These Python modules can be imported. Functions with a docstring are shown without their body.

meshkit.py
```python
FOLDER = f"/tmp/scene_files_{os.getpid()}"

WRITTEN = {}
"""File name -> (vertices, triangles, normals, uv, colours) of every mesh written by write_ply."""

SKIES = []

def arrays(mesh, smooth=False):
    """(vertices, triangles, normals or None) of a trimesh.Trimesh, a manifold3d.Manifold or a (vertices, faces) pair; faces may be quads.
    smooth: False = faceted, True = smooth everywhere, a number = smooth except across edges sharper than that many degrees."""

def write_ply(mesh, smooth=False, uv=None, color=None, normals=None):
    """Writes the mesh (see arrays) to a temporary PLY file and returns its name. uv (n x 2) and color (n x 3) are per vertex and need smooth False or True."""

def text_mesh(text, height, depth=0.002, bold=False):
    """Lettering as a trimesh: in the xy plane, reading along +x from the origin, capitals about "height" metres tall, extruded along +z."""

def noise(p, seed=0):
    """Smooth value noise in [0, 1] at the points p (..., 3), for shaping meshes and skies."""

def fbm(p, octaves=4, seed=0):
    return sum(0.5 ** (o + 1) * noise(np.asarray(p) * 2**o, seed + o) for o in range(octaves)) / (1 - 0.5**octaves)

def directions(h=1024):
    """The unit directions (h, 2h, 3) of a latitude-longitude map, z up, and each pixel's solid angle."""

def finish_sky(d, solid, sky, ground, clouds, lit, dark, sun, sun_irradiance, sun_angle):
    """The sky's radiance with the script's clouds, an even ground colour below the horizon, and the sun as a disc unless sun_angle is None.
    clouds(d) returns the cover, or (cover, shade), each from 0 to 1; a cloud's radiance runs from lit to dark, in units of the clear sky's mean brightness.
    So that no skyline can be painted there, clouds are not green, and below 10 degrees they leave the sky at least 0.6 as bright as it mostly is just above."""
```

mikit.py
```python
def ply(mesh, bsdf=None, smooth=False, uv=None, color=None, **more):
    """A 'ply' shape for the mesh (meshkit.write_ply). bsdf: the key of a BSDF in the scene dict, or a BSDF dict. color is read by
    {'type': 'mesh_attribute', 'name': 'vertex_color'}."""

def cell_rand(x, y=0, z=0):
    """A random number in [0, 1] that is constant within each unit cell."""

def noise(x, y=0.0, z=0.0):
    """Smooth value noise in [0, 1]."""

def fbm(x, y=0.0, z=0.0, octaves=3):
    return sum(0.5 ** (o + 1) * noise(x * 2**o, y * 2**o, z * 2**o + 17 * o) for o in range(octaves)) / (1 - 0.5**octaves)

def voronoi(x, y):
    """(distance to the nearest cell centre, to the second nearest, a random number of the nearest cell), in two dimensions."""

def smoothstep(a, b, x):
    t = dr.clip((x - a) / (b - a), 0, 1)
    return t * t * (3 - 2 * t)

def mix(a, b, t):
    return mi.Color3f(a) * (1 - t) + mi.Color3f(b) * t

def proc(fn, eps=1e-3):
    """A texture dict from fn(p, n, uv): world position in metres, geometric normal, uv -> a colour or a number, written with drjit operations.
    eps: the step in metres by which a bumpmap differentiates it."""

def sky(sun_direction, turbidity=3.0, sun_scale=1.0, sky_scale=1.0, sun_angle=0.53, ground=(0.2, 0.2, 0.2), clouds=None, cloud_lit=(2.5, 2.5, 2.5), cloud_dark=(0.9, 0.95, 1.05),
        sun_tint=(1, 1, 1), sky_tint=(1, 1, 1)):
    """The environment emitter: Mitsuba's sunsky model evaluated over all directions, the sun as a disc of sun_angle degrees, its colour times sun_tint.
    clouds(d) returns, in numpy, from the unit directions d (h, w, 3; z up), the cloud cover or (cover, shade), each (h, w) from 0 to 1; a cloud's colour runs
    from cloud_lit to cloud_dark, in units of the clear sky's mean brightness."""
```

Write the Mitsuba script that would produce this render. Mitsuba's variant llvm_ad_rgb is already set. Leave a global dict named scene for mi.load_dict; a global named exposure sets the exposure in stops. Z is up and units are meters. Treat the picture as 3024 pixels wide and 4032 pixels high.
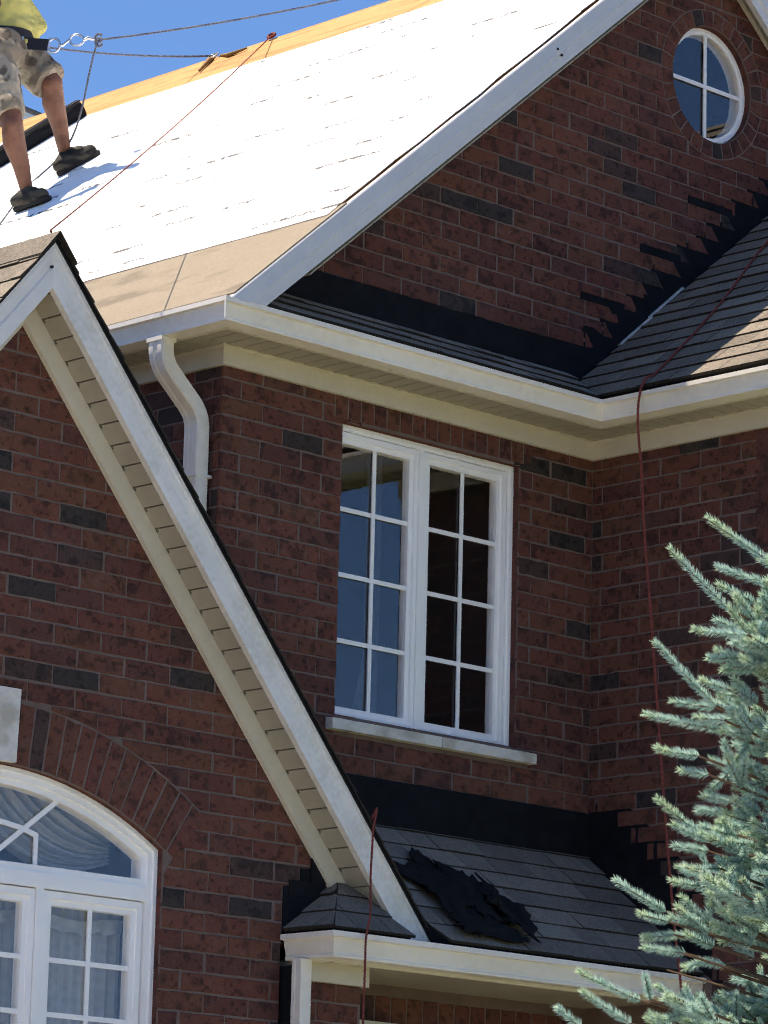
import math, random
import numpy as np, trimesh, mitsuba as mi, drjit as dr
import manifold3d as m3
from shapely.geometry import Polygon, Point, LineString, box as sbox, MultiPolygon
from shapely.ops import unary_union
import mikit, meshkit
from mikit import proc, fbm, noise, smoothstep, mix, cell_rand

scene, labels = {}, {}
T = mi.ScalarTransform4f
rnd = random.Random(11)
rng = np.random.default_rng(11)

# ------------------------------------------------------------------ camera, light, exposure
CAM = np.array([0.0, 0.0, 1.6])
MC = np.array([[0.7131358420, -0.7005781760, 0.0250497531], [0.1675037662, 0.1355905578, -0.9765027849], [0.6807200299, 0.7005750638, 0.2140439696]])  # right, down, forward
FPX = 15172.388
scene['camera'] = {'type': 'perspective', 'fov_axis': 'x', 'fov': math.degrees(2 * math.atan(1512 / FPX)), 'near_clip': 0.1, 'far_clip': 2000.0,
                   'to_world': T().look_at(origin=CAM.tolist(), target=(CAM + MC[2] * 10).tolist(), up=(-MC[1]).tolist())}
SUN = (-0.7, 1.0, 3.155)
scene['sun_and_sky'] = mikit.sky(SUN, turbidity=3.0, sun_scale=1.7, sky_scale=0.75, sky_tint=(0.98, 1.18, 1.48))
exposure = 2.0

# ------------------------------------------------------------------ helpers
def V(*a): return np.array(a, float)
def unit(v): v = np.asarray(v, float); return v / np.linalg.norm(v)
def project(p):
    v = (np.atleast_2d(p) - CAM) @ MC.T
    return np.stack([1512 + FPX * v[:, 0] / v[:, 2], 2016 + FPX * v[:, 1] / v[:, 2]], 1)

def key(name, parent=None):
    base = name if parent is None else parent + '__' + name
    if base not in scene and base not in labels: return base
    i = 1
    while f'{base}_{i:03d}' in scene or f'{base}_{i:03d}' in labels: i += 1
    return f'{base}_{i:03d}'
_next = {}
def fastkey(name, parent):
    base = parent + '__' + name
    i = _next.get(base, -1) + 1
    _next[base] = i
    return base if i == 0 else f'{base}_{i:03d}'
def add(name, mesh, mat, parent=None, smooth=False, label=None, kind=None, **kw):
    k = key(name, parent)
    scene[k] = mikit.ply(mesh, mat, smooth=smooth, **kw)
    if label or kind:
        labels[k] = {}
        if label: labels[k]['label'] = label
        if kind: labels[k]['kind'] = kind
    return k
def thing(name, label, cat, group=None):
    k = key(name); labels[k] = {'label': label, 'category': cat}
    if group: labels[k]['group'] = group
    return k
def tag(k, label, cat, group=None, kind=None):
    labels[k] = {'label': label, 'category': cat}
    if group: labels[k]['group'] = group
    if kind: labels[k]['kind'] = kind
def join(ms): return trimesh.util.concatenate([m for m in ms if m is not None])
def bx(x0, x1, y0, y1, z0, z1):
    m = trimesh.creation.box((x1 - x0, y1 - y0, z1 - z0)); m.apply_translation(((x0 + x1) / 2, (y0 + y1) / 2, (z0 + z1) / 2)); return m
def triang(ring):
    ring = np.asarray(ring, float); n = len(ring)
    e = np.roll(ring, -1, 0) - ring; c = e[:, 0] * np.roll(e, -1, 0)[:, 1] - e[:, 1] * np.roll(e, -1, 0)[:, 0]
    if (c >= -1e-12).all(): return np.array([[0, i, i + 1] for i in range(1, n - 1)])
    import mapbox_earcut as me
    return np.asarray(me.triangulate_float64(ring, np.array([n], np.uint32))).reshape(-1, 3)
def extr(prof, O, ea, eb, d, pl0, pl1):
    """extrude the outline prof (a, b) along d from plane pl0 to plane pl1 (each (normal, point))"""
    prof = np.asarray(prof, float)
    if Polygon(prof).exterior.is_ccw is False: prof = prof[::-1]
    P = O + prof[:, :1] * ea + prof[:, 1:] * eb
    d = np.asarray(d, float); rings = []
    for n, q in (pl0, pl1):
        n = np.asarray(n, float); t = ((np.asarray(q) - P) @ n) / (d @ n); rings.append(P + t[:, None] * d)
    n = len(P); tri = triang(prof)
    f = [[i, (i + 1) % n, (i + 1) % n + n] for i in range(n)] + [[i, (i + 1) % n + n, i + n] for i in range(n)]
    f = np.vstack([np.array(f), tri[:, ::-1], tri + n])
    m = trimesh.Trimesh(np.vstack(rings), f, process=False); m.fix_normals(); return m
def wallpoly(poly, y0, y1):
    """shapely polygon in (x, z) as a solid between depths y0 and y1"""
    ms = []
    for g in getattr(poly, 'geoms', [poly]):
        if g.area < 1e-7: continue
        m = trimesh.creation.extrude_polygon(g, y1 - y0, engine='earcut'); v = m.vertices.copy()
        m.vertices = np.stack([v[:, 0], y0 + v[:, 2], v[:, 1]], 1); m.faces = m.faces[:, ::-1]; ms.append(m)
    return join(ms)
def tube(pts, r, seg=8, close=False):
    pts = np.asarray(pts, float); n = len(pts); r = np.broadcast_to(r, (n,))
    tan = np.gradient(pts, axis=0); tan /= np.linalg.norm(tan, axis=1)[:, None]
    a = np.cross(tan[0], V(0.3, 0.2, 0.9)); a = unit(a); V_, rings = [], []
    for i in range(n):
        a = a - tan[i] * (a @ tan[i]); a = unit(a); b = np.cross(tan[i], a)
        ang = np.arange(seg) * 2 * np.pi / seg
        rings.append(pts[i] + r[i] * (np.cos(ang)[:, None] * a + np.sin(ang)[:, None] * b))
    v = np.vstack(rings + [pts[:1], pts[-1:]]); f = []
    for i in range(n - 1):
        for j in range(seg):
            p, q = i * seg + j, i * seg + (j + 1) % seg
            f += [[p, q, q + seg], [p, q + seg, p + seg]]
    for j in range(seg):
        f += [[n * seg, (j + 1) % seg, j], [n * seg + 1, (n - 1) * seg + j, (n - 1) * seg + (j + 1) % seg]]
    return trimesh.Trimesh(v, np.array(f), process=False)
def curve(pts, n=40):
    from scipy.interpolate import CubicSpline
    pts = np.asarray(pts, float); t = np.r_[0, np.cumsum(np.linalg.norm(np.diff(pts, axis=0), axis=1))]
    return CubicSpline(t, pts)(np.linspace(0, t[-1], n))
def resample(pts, step):
    pts = np.asarray(pts, float); t = np.r_[0, np.cumsum(np.linalg.norm(np.diff(pts, axis=0), axis=1))]
    s = np.linspace(0, t[-1], max(2, int(t[-1] / step) + 1)); return np.stack([np.interp(s, t, pts[:, k]) for k in range(3)], 1)
def rope(pts, r, lay=0.05, strands=3):
    """a twisted rope: three strands wound round the line"""
    c = resample(pts, lay / 8); n = len(c); tan = np.gradient(c, axis=0); tan /= np.linalg.norm(tan, axis=1)[:, None]
    a = unit(np.cross(tan[0], V(0.3, 0.2, 0.9))); A = []
    for i in range(n):
        a = unit(a - tan[i] * (a @ tan[i])); A.append(a)
    A = np.array(A); B = np.cross(tan, A); s = np.arange(n) * (lay / 8) / lay * 2 * np.pi; out = []
    for k in range(strands):
        ph = s + k * 2 * np.pi / strands
        out.append(tube(c + r * 0.5 * (np.cos(ph)[:, None] * A + np.sin(ph)[:, None] * B), r * 0.55, 5))
    return join(out)
def blob(parts, edge=0.02, it=10):
    """one smooth body from tapered bones: each bone a list of (point, radius)"""
    ico = trimesh.creation.icosphere(2).vertices; ms = []
    for bone in parts:
        ms.append(m3.Manifold.hull_points(np.vstack([np.asarray(c) + r * ico for c, r in bone]).astype(np.float32)))
    m = m3.Manifold.batch_boolean(ms, m3.OpType.Add).refine_to_length(edge).to_mesh()
    t = trimesh.Trimesh(np.array(m.vert_properties[:, :3], float), np.array(m.tri_verts), process=True)
    if it: smooth(t, it)
    return t
def smooth(t, it):
    """Taubin smoothing with plain neighbour means; vertices that run away stay where they were"""
    from scipy.sparse import coo_matrix, diags
    e = t.edges_unique; n = len(t.vertices); A = coo_matrix((np.ones(2 * len(e)), (np.r_[e[:, 0], e[:, 1]], np.r_[e[:, 1], e[:, 0]])), (n, n)).tocsr(); A = diags(1 / np.maximum(np.asarray(A.sum(1)).ravel(), 1)) @ A
    v0 = np.array(t.vertices); v = v0.copy()
    for _ in range(it):
        v = v + .5 * (A @ v - v); v = v - .53 * (A @ v - v)
    bad = np.linalg.norm(v - v0, axis=1) > .03; v[bad] = v0[bad]; t.vertices = v
def wobble(m, amp, freq, seed=0):
    v = np.array(m.vertices); nn = np.array(m.vertex_normals)
    m.vertices = v + nn * (amp * (meshkit.fbm(v * freq, 3, seed) - 0.5) * 2)[:, None]; return m

# ------------------------------------------------------------------ materials
def mat(name, color, rough=0.6, spec=0.4, bump=None, bscale=0.002, eps=2e-3, **kw):
    b = {'type': 'principled', 'base_color': proc(color) if callable(color) else {'type': 'rgb', 'value': list(color)}, 'roughness': rough, 'specular': spec, **kw}
    if bump is not None:
        b = {'type': 'bumpmap', 'arbitrary': proc(bump, eps), 'scale': bscale, 'bsdf': b}
    scene[name] = {'type': 'twosided', 'bsdf': b}
    return name
C = lambda *a: mi.Color3f(*a)
def rustic(base, dark, light, seed):
    """fired clay: drag marks down the face, dark fire flecks, pale bloom"""
    base, dark, light = C(*base), C(*dark), C(*light)
    def f(p, n, uv):
        a = fbm(p.x * 19 + seed, p.y * 19, p.z * 16, 3); b = fbm(p.x * 70, p.y * 70 + seed, p.z * 22, 2); c = fbm(p.x * 7 + seed, p.y * 7, p.z * 9, 2)
        col = mix(base, dark, smoothstep(0.52, 0.72, a) * 0.85)
        col = mix(col, dark * .6, smoothstep(.60, .70, fbm(p.x * 42 + seed, p.y * 42, p.z * 36, 2)) * .6)
        col = mix(col, light, smoothstep(0.58, 0.8, b) * 0.35 + smoothstep(0.55, 0.8, c) * 0.25)
        return col * (0.75 + 0.5 * fbm(p.x * 140, p.y * 140, p.z * 140, 2)) * (.78 + .44 * fbm(p.x * 1.3 + 4, p.y * 1.3, p.z * 1.9, 3))
    return f
bump_brick = lambda p, n, uv: fbm(p.x * 60, p.y * 60, p.z * 45, 3)
BR = []
for i, (base, dk, lt) in enumerate([((.122, .046, .035), (.055, .026, .023), (.14, .078, .066)), ((.106, .041, .033), (.046, .023, .022), (.13, .072, .062)), ((.134, .053, .038), (.062, .028, .023), (.145, .085, .066)),
                                    ((.098, .041, .035), (.044, .023, .023), (.125, .07, .062)), ((.123, .052, .036), (.062, .03, .022), (.14, .085, .064))]):
    BR.append(mat(f'brick_clay_{i}', rustic(base, dk, lt, 3.7 * i), 0.85, 0.2, bump_brick, 0.006))
BRD = [mat('brick_flashed_0', rustic((.040, .031, .030), (.017, .016, .018), (.056, .044, .042), 21.), 0.8, 0.25, bump_brick, 0.006),
       mat('brick_flashed_1', rustic((.060, .034, .031), (.026, .019, .019), (.085, .056, .05), 31.), 0.8, 0.25, bump_brick, 0.006)]
mat('mortar', lambda p, n, uv: mix((.135, .096, .086), (.19, .144, .132), fbm(p.x * 30, p.y * 30, p.z * 30, 3)) * (.75 + .4 * fbm(p.x * 4, p.y * 4, p.z * 4, 2)), 0.95, 0.1, lambda p, n, uv: fbm(p.x * 160, p.y * 160, p.z * 160, 2), 0.003)
def grime(base, dirt, amount=0.5, s=1.0):
    def f(p, n, uv):
        a = fbm(p.x * 6 * s, p.y * 6 * s, p.z * 3 * s, 3); b = fbm(p.x * 55 * s, p.y * 55 * s, p.z * 40 * s, 2)
        return mix(base, dirt, amount * smoothstep(0.42, 0.8, a * .65 + b * .45)) * (0.95 + 0.1 * noise(p.x * 3, p.y * 3, p.z * 3))
    return f
mat('gutter_paint', grime((.76, .73, .665), (.56, .52, .44), 0.32, .6), 0.45, 0.4)
mat('fascia_paint', grime((.66, .66, .66), (.50, .49, .45), 0.22, .6), 0.42, 0.45)
mat('fascia_grey', grime((.57, .58, .61), (.47, .46, .44), 0.2, .6), 0.42, 0.45)
mat('fascia_weathered', grime((.70, .695, .68), (.45, .44, .36), 0.42, 1.2), 0.45, 0.4)
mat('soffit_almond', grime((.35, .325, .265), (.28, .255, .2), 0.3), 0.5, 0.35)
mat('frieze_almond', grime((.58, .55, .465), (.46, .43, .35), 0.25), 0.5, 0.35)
mat('vinyl_white', grime((.86, .87, .88), (.72, .72, .70), 0.12, .6), 0.35, 0.5)
mat('groove_dark', (.115, .105, .085), 0.8, 0.1)
mat('limestone', lambda p, n, uv: mix((.62, .61, .58), (.44, .42, .37), smoothstep(.4, .75, fbm(p.x * 9, p.y * 9, p.z * 9, 4))) * (.9 + .2 * fbm(p.x * 60, p.y * 60, p.z * 60, 2)), 0.85, 0.2, lambda p, n, uv: fbm(p.x * 40, p.y * 40, p.z * 40, 4), 0.008)
mat('felt_scrap', lambda p, n, uv: C(.0055, .0055, .0065) * (.5 + 1.1 * fbm(p.x * 22, p.y * 22, p.z * 22, 4)), 0.75, 0.2, lambda p, n, uv: fbm(p.x * 30, p.y * 30, p.z * 30, 4), 0.02)
mat('black_felt', lambda p, n, uv: C(.0075, .0085, .0115) * (.6 + .9 * fbm(p.x * 14, p.y * 14, p.z * 14, 4)), 0.8, 0.14, lambda p, n, uv: fbm(p.x * 8, p.y * 8, p.z * 8, 4), 0.03)
SHN = []
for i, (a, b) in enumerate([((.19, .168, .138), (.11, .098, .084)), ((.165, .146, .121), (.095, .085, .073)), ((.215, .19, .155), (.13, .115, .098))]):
    def f(p, n, uv, a=a, b=b, i=i): return mix(a, b, smoothstep(.35, .75, fbm(p.x * 130 + i, p.y * 130, p.z * 130, 2) * .7 + .35 * fbm(p.x * 5, p.y * 5 + i, p.z * 5, 3))) * dr.select(n.z > .4, 1., .2) * (.8 + .4 * noise(p.x * 260, p.y * 260, p.z * 260))  # edge faces darkened: cut asphalt, plus painted shadow lines between the rows
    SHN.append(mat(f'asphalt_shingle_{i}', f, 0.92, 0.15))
def print_rows(p, n, uv):
    """white roofing sheet with rows of small, worn-away grey lettering along the roof"""
    up = (p.x - 12.0) * 1.3124; y = p.y
    row = dr.floor(up / .235); v = up / .235 - row
    s = y + cell_rand(row, 3) * 3.1; seg = dr.floor(s / 1.45); u = s / 1.45 - seg
    on = smoothstep(.05, .07, u) * (1 - smoothstep(.42 + .25 * cell_rand(row, seg, 4), .47 + .25 * cell_rand(row, seg, 4), u)) * dr.select(cell_rand(row, seg, 7) > .22, 1., 0.)
    line = dr.select((v > .42) & (v < .58), 1., 0.)
    cell = dr.floor(s / .028); half = dr.floor((v - .42) / .08)
    letters = dr.select(cell_rand(cell, row, half + 5) > .38, 1., 0.) * smoothstep(.3, .5, noise(s * 5, row * 3.3, 1.))
    ink = on * line * letters * .97
    wr = fbm(p.x * 2.5, p.y * 1.1, 3., 3)
    return mix((.84, .845, .85), (.035, .037, .04), ink) * (.94 + .12 * wr)
mat('roofing_sheet', print_rows, 0.55, 0.35, lambda p, n, uv: fbm(p.x * 5, p.y * 2.2, p.z * 5, 4), 0.03, 5e-3)
def streaks(p, n, uv):
    a = fbm(p.x * 9, p.y * 2.2, 5., 4)
    return mix((.215, .183, .138), (.12, .10, .075), smoothstep(.55, .75, a) * .75) * (.85 + .3 * fbm(p.x * 80, p.y * 80, p.z * 80, 2))
mat('eave_membrane', streaks, 0.8, 0.2, lambda p, n, uv: fbm(p.x * 6, p.y * 3, p.z * 6, 3), 0.02, 5e-3)
def ply_wood(p, n, uv):
    g = fbm(p.x * 22, p.y * 1.6, p.z * 22, 3); k = fbm(p.x * 5 + 7, p.y * .9, 1., 3)
    return mix((.40, .235, .085), (.27, .14, .045), smoothstep(.45, .7, g) * .7 + smoothstep(.6, .75, k) * .4) * (.9 + .2 * noise(p.x * 90, p.y * 9, p.z * 90))
mat('plywood', ply_wood, 0.75, 0.25)
mat('flashing_metal', (.62, .64, .64), 0.4, 0.5, metallic=0.3)
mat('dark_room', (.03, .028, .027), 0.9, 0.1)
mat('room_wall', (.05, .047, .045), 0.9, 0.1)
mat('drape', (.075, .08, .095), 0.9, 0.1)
mat('sheer', lambda p, n, uv: C(.36, .37, .37) * (.9 + .2 * noise(p.x * 40, p.y * 4, p.z * 40)), 0.8, 0.1)
scene['window_glass'] = {'type': 'thindielectric', 'int_ior': 1.56}
mat('rope_red', lambda p, n, uv: mix((.24, .062, .05), (.13, .035, .032), noise(p.x * 70, p.y * 70, p.z * 70)), 0.8, 0.2)
mat('rope_blue', lambda p, n, uv: mix((.16, .17, .20), (.07, .085, .14), noise(p.x * 80, p.y * 80, p.z * 80)), 0.8, 0.2)
mat('steel', (.62, .63, .65), 0.28, 0.5, metallic=0.9)
mat('webbing_black', lambda p, n, uv: C(.014, .016, .024) * (.8 + .5 * noise(p.x * 150, p.y * 150, p.z * 150)), 0.75, 0.3)
mat('webbing_orange', (.20, .115, .04), 0.7, 0.3)
mat('skin', lambda p, n, uv: mix((.16, .073, .047), (.095, .041, .028), smoothstep(.4, .75, fbm(p.x * 16, p.y * 16, p.z * 16, 3))), 0.55, 0.35)
mat('shirt_yellow', lambda p, n, uv: mix((.62, .58, .20), (.48, .44, .14), fbm(p.x * 7, p.y * 7, p.z * 7, 3)), 0.85, 0.15, lambda p, n, uv: fbm(p.x * 9, p.y * 9, p.z * 13, 3), 0.05, 5e-3)
def camo(p, n, uv):
    a = fbm(p.x * 11, p.y * 11, p.z * 8, 3); b = fbm(p.x * 13 + 9, p.y * 13, p.z * 9, 3)
    c = mix((.30, .275, .225), (.19, .165, .13), smoothstep(.48, .60, a)); return mix(c, (.075, .062, .052), smoothstep(.60, .68, b) * .85)
mat('shorts_camo', camo, 0.9, 0.15, lambda p, n, uv: fbm(p.x * 12, p.y * 12, p.z * 12, 3), 0.04, 5e-3)
mat('shoe_upper', lambda p, n, uv: mix((.062, .056, .047), (.018, .018, .019), smoothstep(.35, .6, fbm(p.x * 16, p.y * 16, p.z * 30, 2))), 0.8, 0.25)
mat('shoe_sole', (.02, .02, .021), 0.8, 0.3)
mat('hair_dark', (.03, .022, .016), 0.7, 0.3)
mat('bark', lambda p, n, uv: mix((.16, .105, .07), (.08, .055, .04), fbm(p.x * 50, p.y * 50, p.z * 20, 3)), 0.9, 0.1)
for nm, a, b in (('needle_blue', (.37, .54, .49), (.54, .70, .66)), ('needle_tip', (.45, .58, .42), (.55, .68, .54))):
    scene[nm] = {'type': 'principledthin', 'base_color': proc(lambda p, n, uv, a=a, b=b: mix(a, b, fbm(p.x * 11, p.y * 11, p.z * 11, 3))), 'roughness': 0.6, 'diff_trans': 0.7}
mat('turf', lambda p, n, uv: mix((.09, .12, .045), (.15, .16, .08), fbm(p.x * 2, p.y * 2, 0., 4)), 0.95, 0.1)
mat('paving', lambda p, n, uv: mix((.34, .315, .275), (.29, .265, .23), fbm(p.x * 3, p.y * 3, 0., 4)), 0.9, 0.2)
mat('far_roof', lambda p, n, uv: mix((.17, .16, .16), (.10, .095, .095), fbm(p.x * 6, p.y * 6, p.z * 6, 3)), 0.9, 0.15)
mat('far_wall', lambda p, n, uv: C(.36, .33, .30) * (.9 + .2 * fbm(p.x * 5, p.y * 5, p.z * 12, 3)), 0.9, 0.15)

# ------------------------------------------------------------------ the ground
add('ground', bx(-250, 250, -250, 250, -0.4, 0.0), 'turf', kind='structure', label='lawn around the house')
add('bounce_driveway', bx(-9, 9.4, -9, 12.6, -0.1, 0.004), 'paving', kind='structure', label='unseen pale paving added before the house to bounce light on it')  # out of view; added wide and pale to bounce light onto shaded walls
add('street', bx(-120, 120, -22, -9, -0.1, 0.004), 'paving', kind='structure', label='unseen pale concrete street added beyond the paving for bounce light')  # unseen as well, added to the same bounce light
add('path', bx(9.4, 19, 9.6, 11.2, -0.1, 0.004), 'paving', kind='structure', label='paved path to the porch')

# ------------------------------------------------------------------ the brick house
YA, YB = 12.70, 13.15          # front faces: foreground gable and the two-storey block behind it
XC = 14.272                    # face of the wing on the right
XL = 11.70                     # side face of the block
COURSE, BW, BH = 0.089, 0.257, 0.0795
H = thing('brick_house', 'red brick two-storey house with white trim whose steep roof is stripped for new shingles', 'house')
HIDE = Polygon([(-400, 1560), (215, 940), (1720, 3728), (-400, 4400)])     # where the foreground gable stands before the block (only picks which bricks are single parts)

def slab(ring, O, u, v, n, front, back, ch, tilt=(0, 0)):
    """a chamfered piece: outline ring (u, v), front face at height front over the plane, sides down to back"""
    ring = np.asarray(ring, float); k = len(ring)
    e = np.roll(ring, -1, 0) - ring; e /= np.maximum(np.linalg.norm(e, axis=1, keepdims=True), 1e-9); nrm = np.stack([-e[:, 1], e[:, 0]], 1)
    a, b = np.roll(nrm, 1, 0), nrm; w = (a + b) / np.maximum(1 + (a * b).sum(1, keepdims=True), 0.4); inn = ring + w * ch
    c = ring.mean(0)
    h1 = front + (ring - c) @ np.asarray(tilt); hin = front + (inn - c) @ np.asarray(tilt)
    P = lambda r, h: O + r[:, :1] * u + r[:, 1:] * v + np.broadcast_to(h, (k,))[:, None] * n
    vs = np.vstack([P(inn, hin), P(inn, hin), P(ring, h1 - ch), P(ring, h1 - ch), P(ring, back)]); f = [triang(inn)]
    i = np.arange(k); j = (i + 1) % k
    for s, t in ((1, 2), (3, 4)):
        f += [np.stack([s * k + i, t * k + i, t * k + j], 1), np.stack([s * k + i, t * k + j, s * k + j], 1)]
    return trimesh.Trimesh(vs, np.vstack(f), process=False)

def chipped(ring):
    out = []
    for a, b in zip(ring, np.roll(ring, -1, 0)):
        L = np.linalg.norm(b - a); k = 1 if L < .03 else (2 if L < .12 else 5); nrm = np.array([-(b - a)[1], (b - a)[0]]) / max(L, 1e-9)
        out.append(a + rng.normal(0, .0009, 2))
        for t in range(1, k): out.append(a + (b - a) * (t / k + rng.uniform(-.06, .06)) + nrm * max(-.0035, rng.normal(.0003, .0013) + (.0025 if rng.random() < .08 else 0)))
    r = np.array(out); return r if Polygon(r).is_valid else np.asarray(ring)
def place_bricks(holder, pieces, O, u, v, n, limit=300, hide=None, name='brick'):
    """pieces: (ring, material); the largest seen become parts of the wall, the rest one part of kind stuff"""
    rows = []
    for ring, m in pieces:
        c = np.mean(ring, 0); w = project(O + c[0] * u + c[1] * v)[0]
        area = Polygon(ring).area
        seen = -90 < w[0] < 3114 and -90 < w[1] < 4122 and not (hide is not None and hide.contains(Point(*w)))
        rows.append((seen, area, ring, m))
    order = sorted(range(len(rows)), key=lambda i: (not rows[i][0], -rows[i][1]))
    single = {i for i in order[:limit] if rows[i][0]}; rest = {}
    for i, (seen, area, ring, m) in enumerate(rows):
        ring = chipped(ring)
        mesh = slab(ring, O, u, v, n, rnd.gauss(0, .0006), -.014, .003, (rnd.gauss(0, .0022), rnd.gauss(0, .006)))
        if i in single: scene[fastkey(name, holder)] = mikit.ply(mesh, m)
        else: rest.setdefault(m, []).append(mesh)
    return rest
REST = {}
def keep(holder, rest):
    for m, ms in rest.items():
        k = key('brick_field', holder); scene[k] = mikit.ply(join(ms), m); labels[k] = {'kind': 'stuff'}

def pick(dark=0.07):
    r = rnd.random()
    return rnd.choice(BRD) if r < dark else rnd.choice(BR)
def bond(region, z0, u0, phase=0.0, skip=None, dark=0.075):
    """running bond over the region (u, z)"""
    x0, a, x1, b = region.bounds; out = []
    k = math.floor((a - z0) / COURSE)
    while z0 + k * COURSE < b:
        z = z0 + k * COURSE + rnd.gauss(0, .0008); off = u0 + (0.1335 if k % 2 else 0) + phase + rnd.gauss(0, .004)
        x = off + math.floor((x0 - off) / .267) * .267
        while x < x1:
            l = x + rnd.gauss(0, .0025); r = sbox(l, z, l + BW + rnd.gauss(0, .002), z + BH + rnd.gauss(0, .0012))
            g = r.intersection(region) if not region.contains(r) else r
            for q in getattr(g, 'geoms', [g]):
                if q.geom_type != 'Polygon' or q.area < 8e-4 or q.buffer(-.009).is_empty: continue
                q = q.simplify(.0015); ring = np.array(q.exterior.coords)[:-1]
                if not q.exterior.is_ccw: ring = ring[::-1]
                if skip and skip(k, ring): continue
                out.append((ring, pick(dark)))
            x += .267
        k += 1
    return out
U, W, N = V(1, 0, 0), V(0, 0, 1), V(0, -1, 0)
def front_wall(name, region, y, z0, u0, extra=(), hide=None, label=None, back=.12, phase=0., skip=None, solid=None, brickregion=None):
    k = add(name, wallpoly(solid or region, y + .0045, y + .016), 'mortar', H, label=label)
    scene[k + '__core'] = mikit.ply(wallpoly(solid or region, y + .0162, y + back), BR[1])
    pcs = bond(brickregion or region, z0, u0, phase, skip) + list(extra)
    keep(k, place_bricks(k, pcs, V(0, y, 0), U, W, N, hide=hide)); return k

# --- foreground gable: wall, arched window opening, brick arch, keystone
XA, ZA, SA = 10.12, 6.285, 1.175          # ridge line of the foreground gable (roof top at its front edge), slope
def roofA(x, drop=0.0): return ZA - SA * abs(x - XA) - drop
archc, archR = 4.015 - 1.75, 1.75          # arch of the window head
wA0, wA1, zsp = XA - .934, XA + .934, 4.015 - 1.75 + math.sqrt(1.75 ** 2 - .934 ** 2)
def arc(R, half, n=24): return [(XA + R * math.sin(t), archc + R * math.cos(t)) for t in np.linspace(half, -half, n)]
half_in = math.asin(.934 / 1.75)
openA = Polygon([(wA0, 1.9), (wA1, 1.9)] + arc(1.75, half_in))
ring_out = Polygon([(XA, archc)] + arc(1.75 + .275, half_in + .035)[::-1]).buffer(0)
key_poly = Polygon([(XA - .060, 4.02), (XA + .060, 4.02), (XA + .070, 4.335), (XA - .070, 4.335)])
EDGE_A = 11.765
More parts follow.
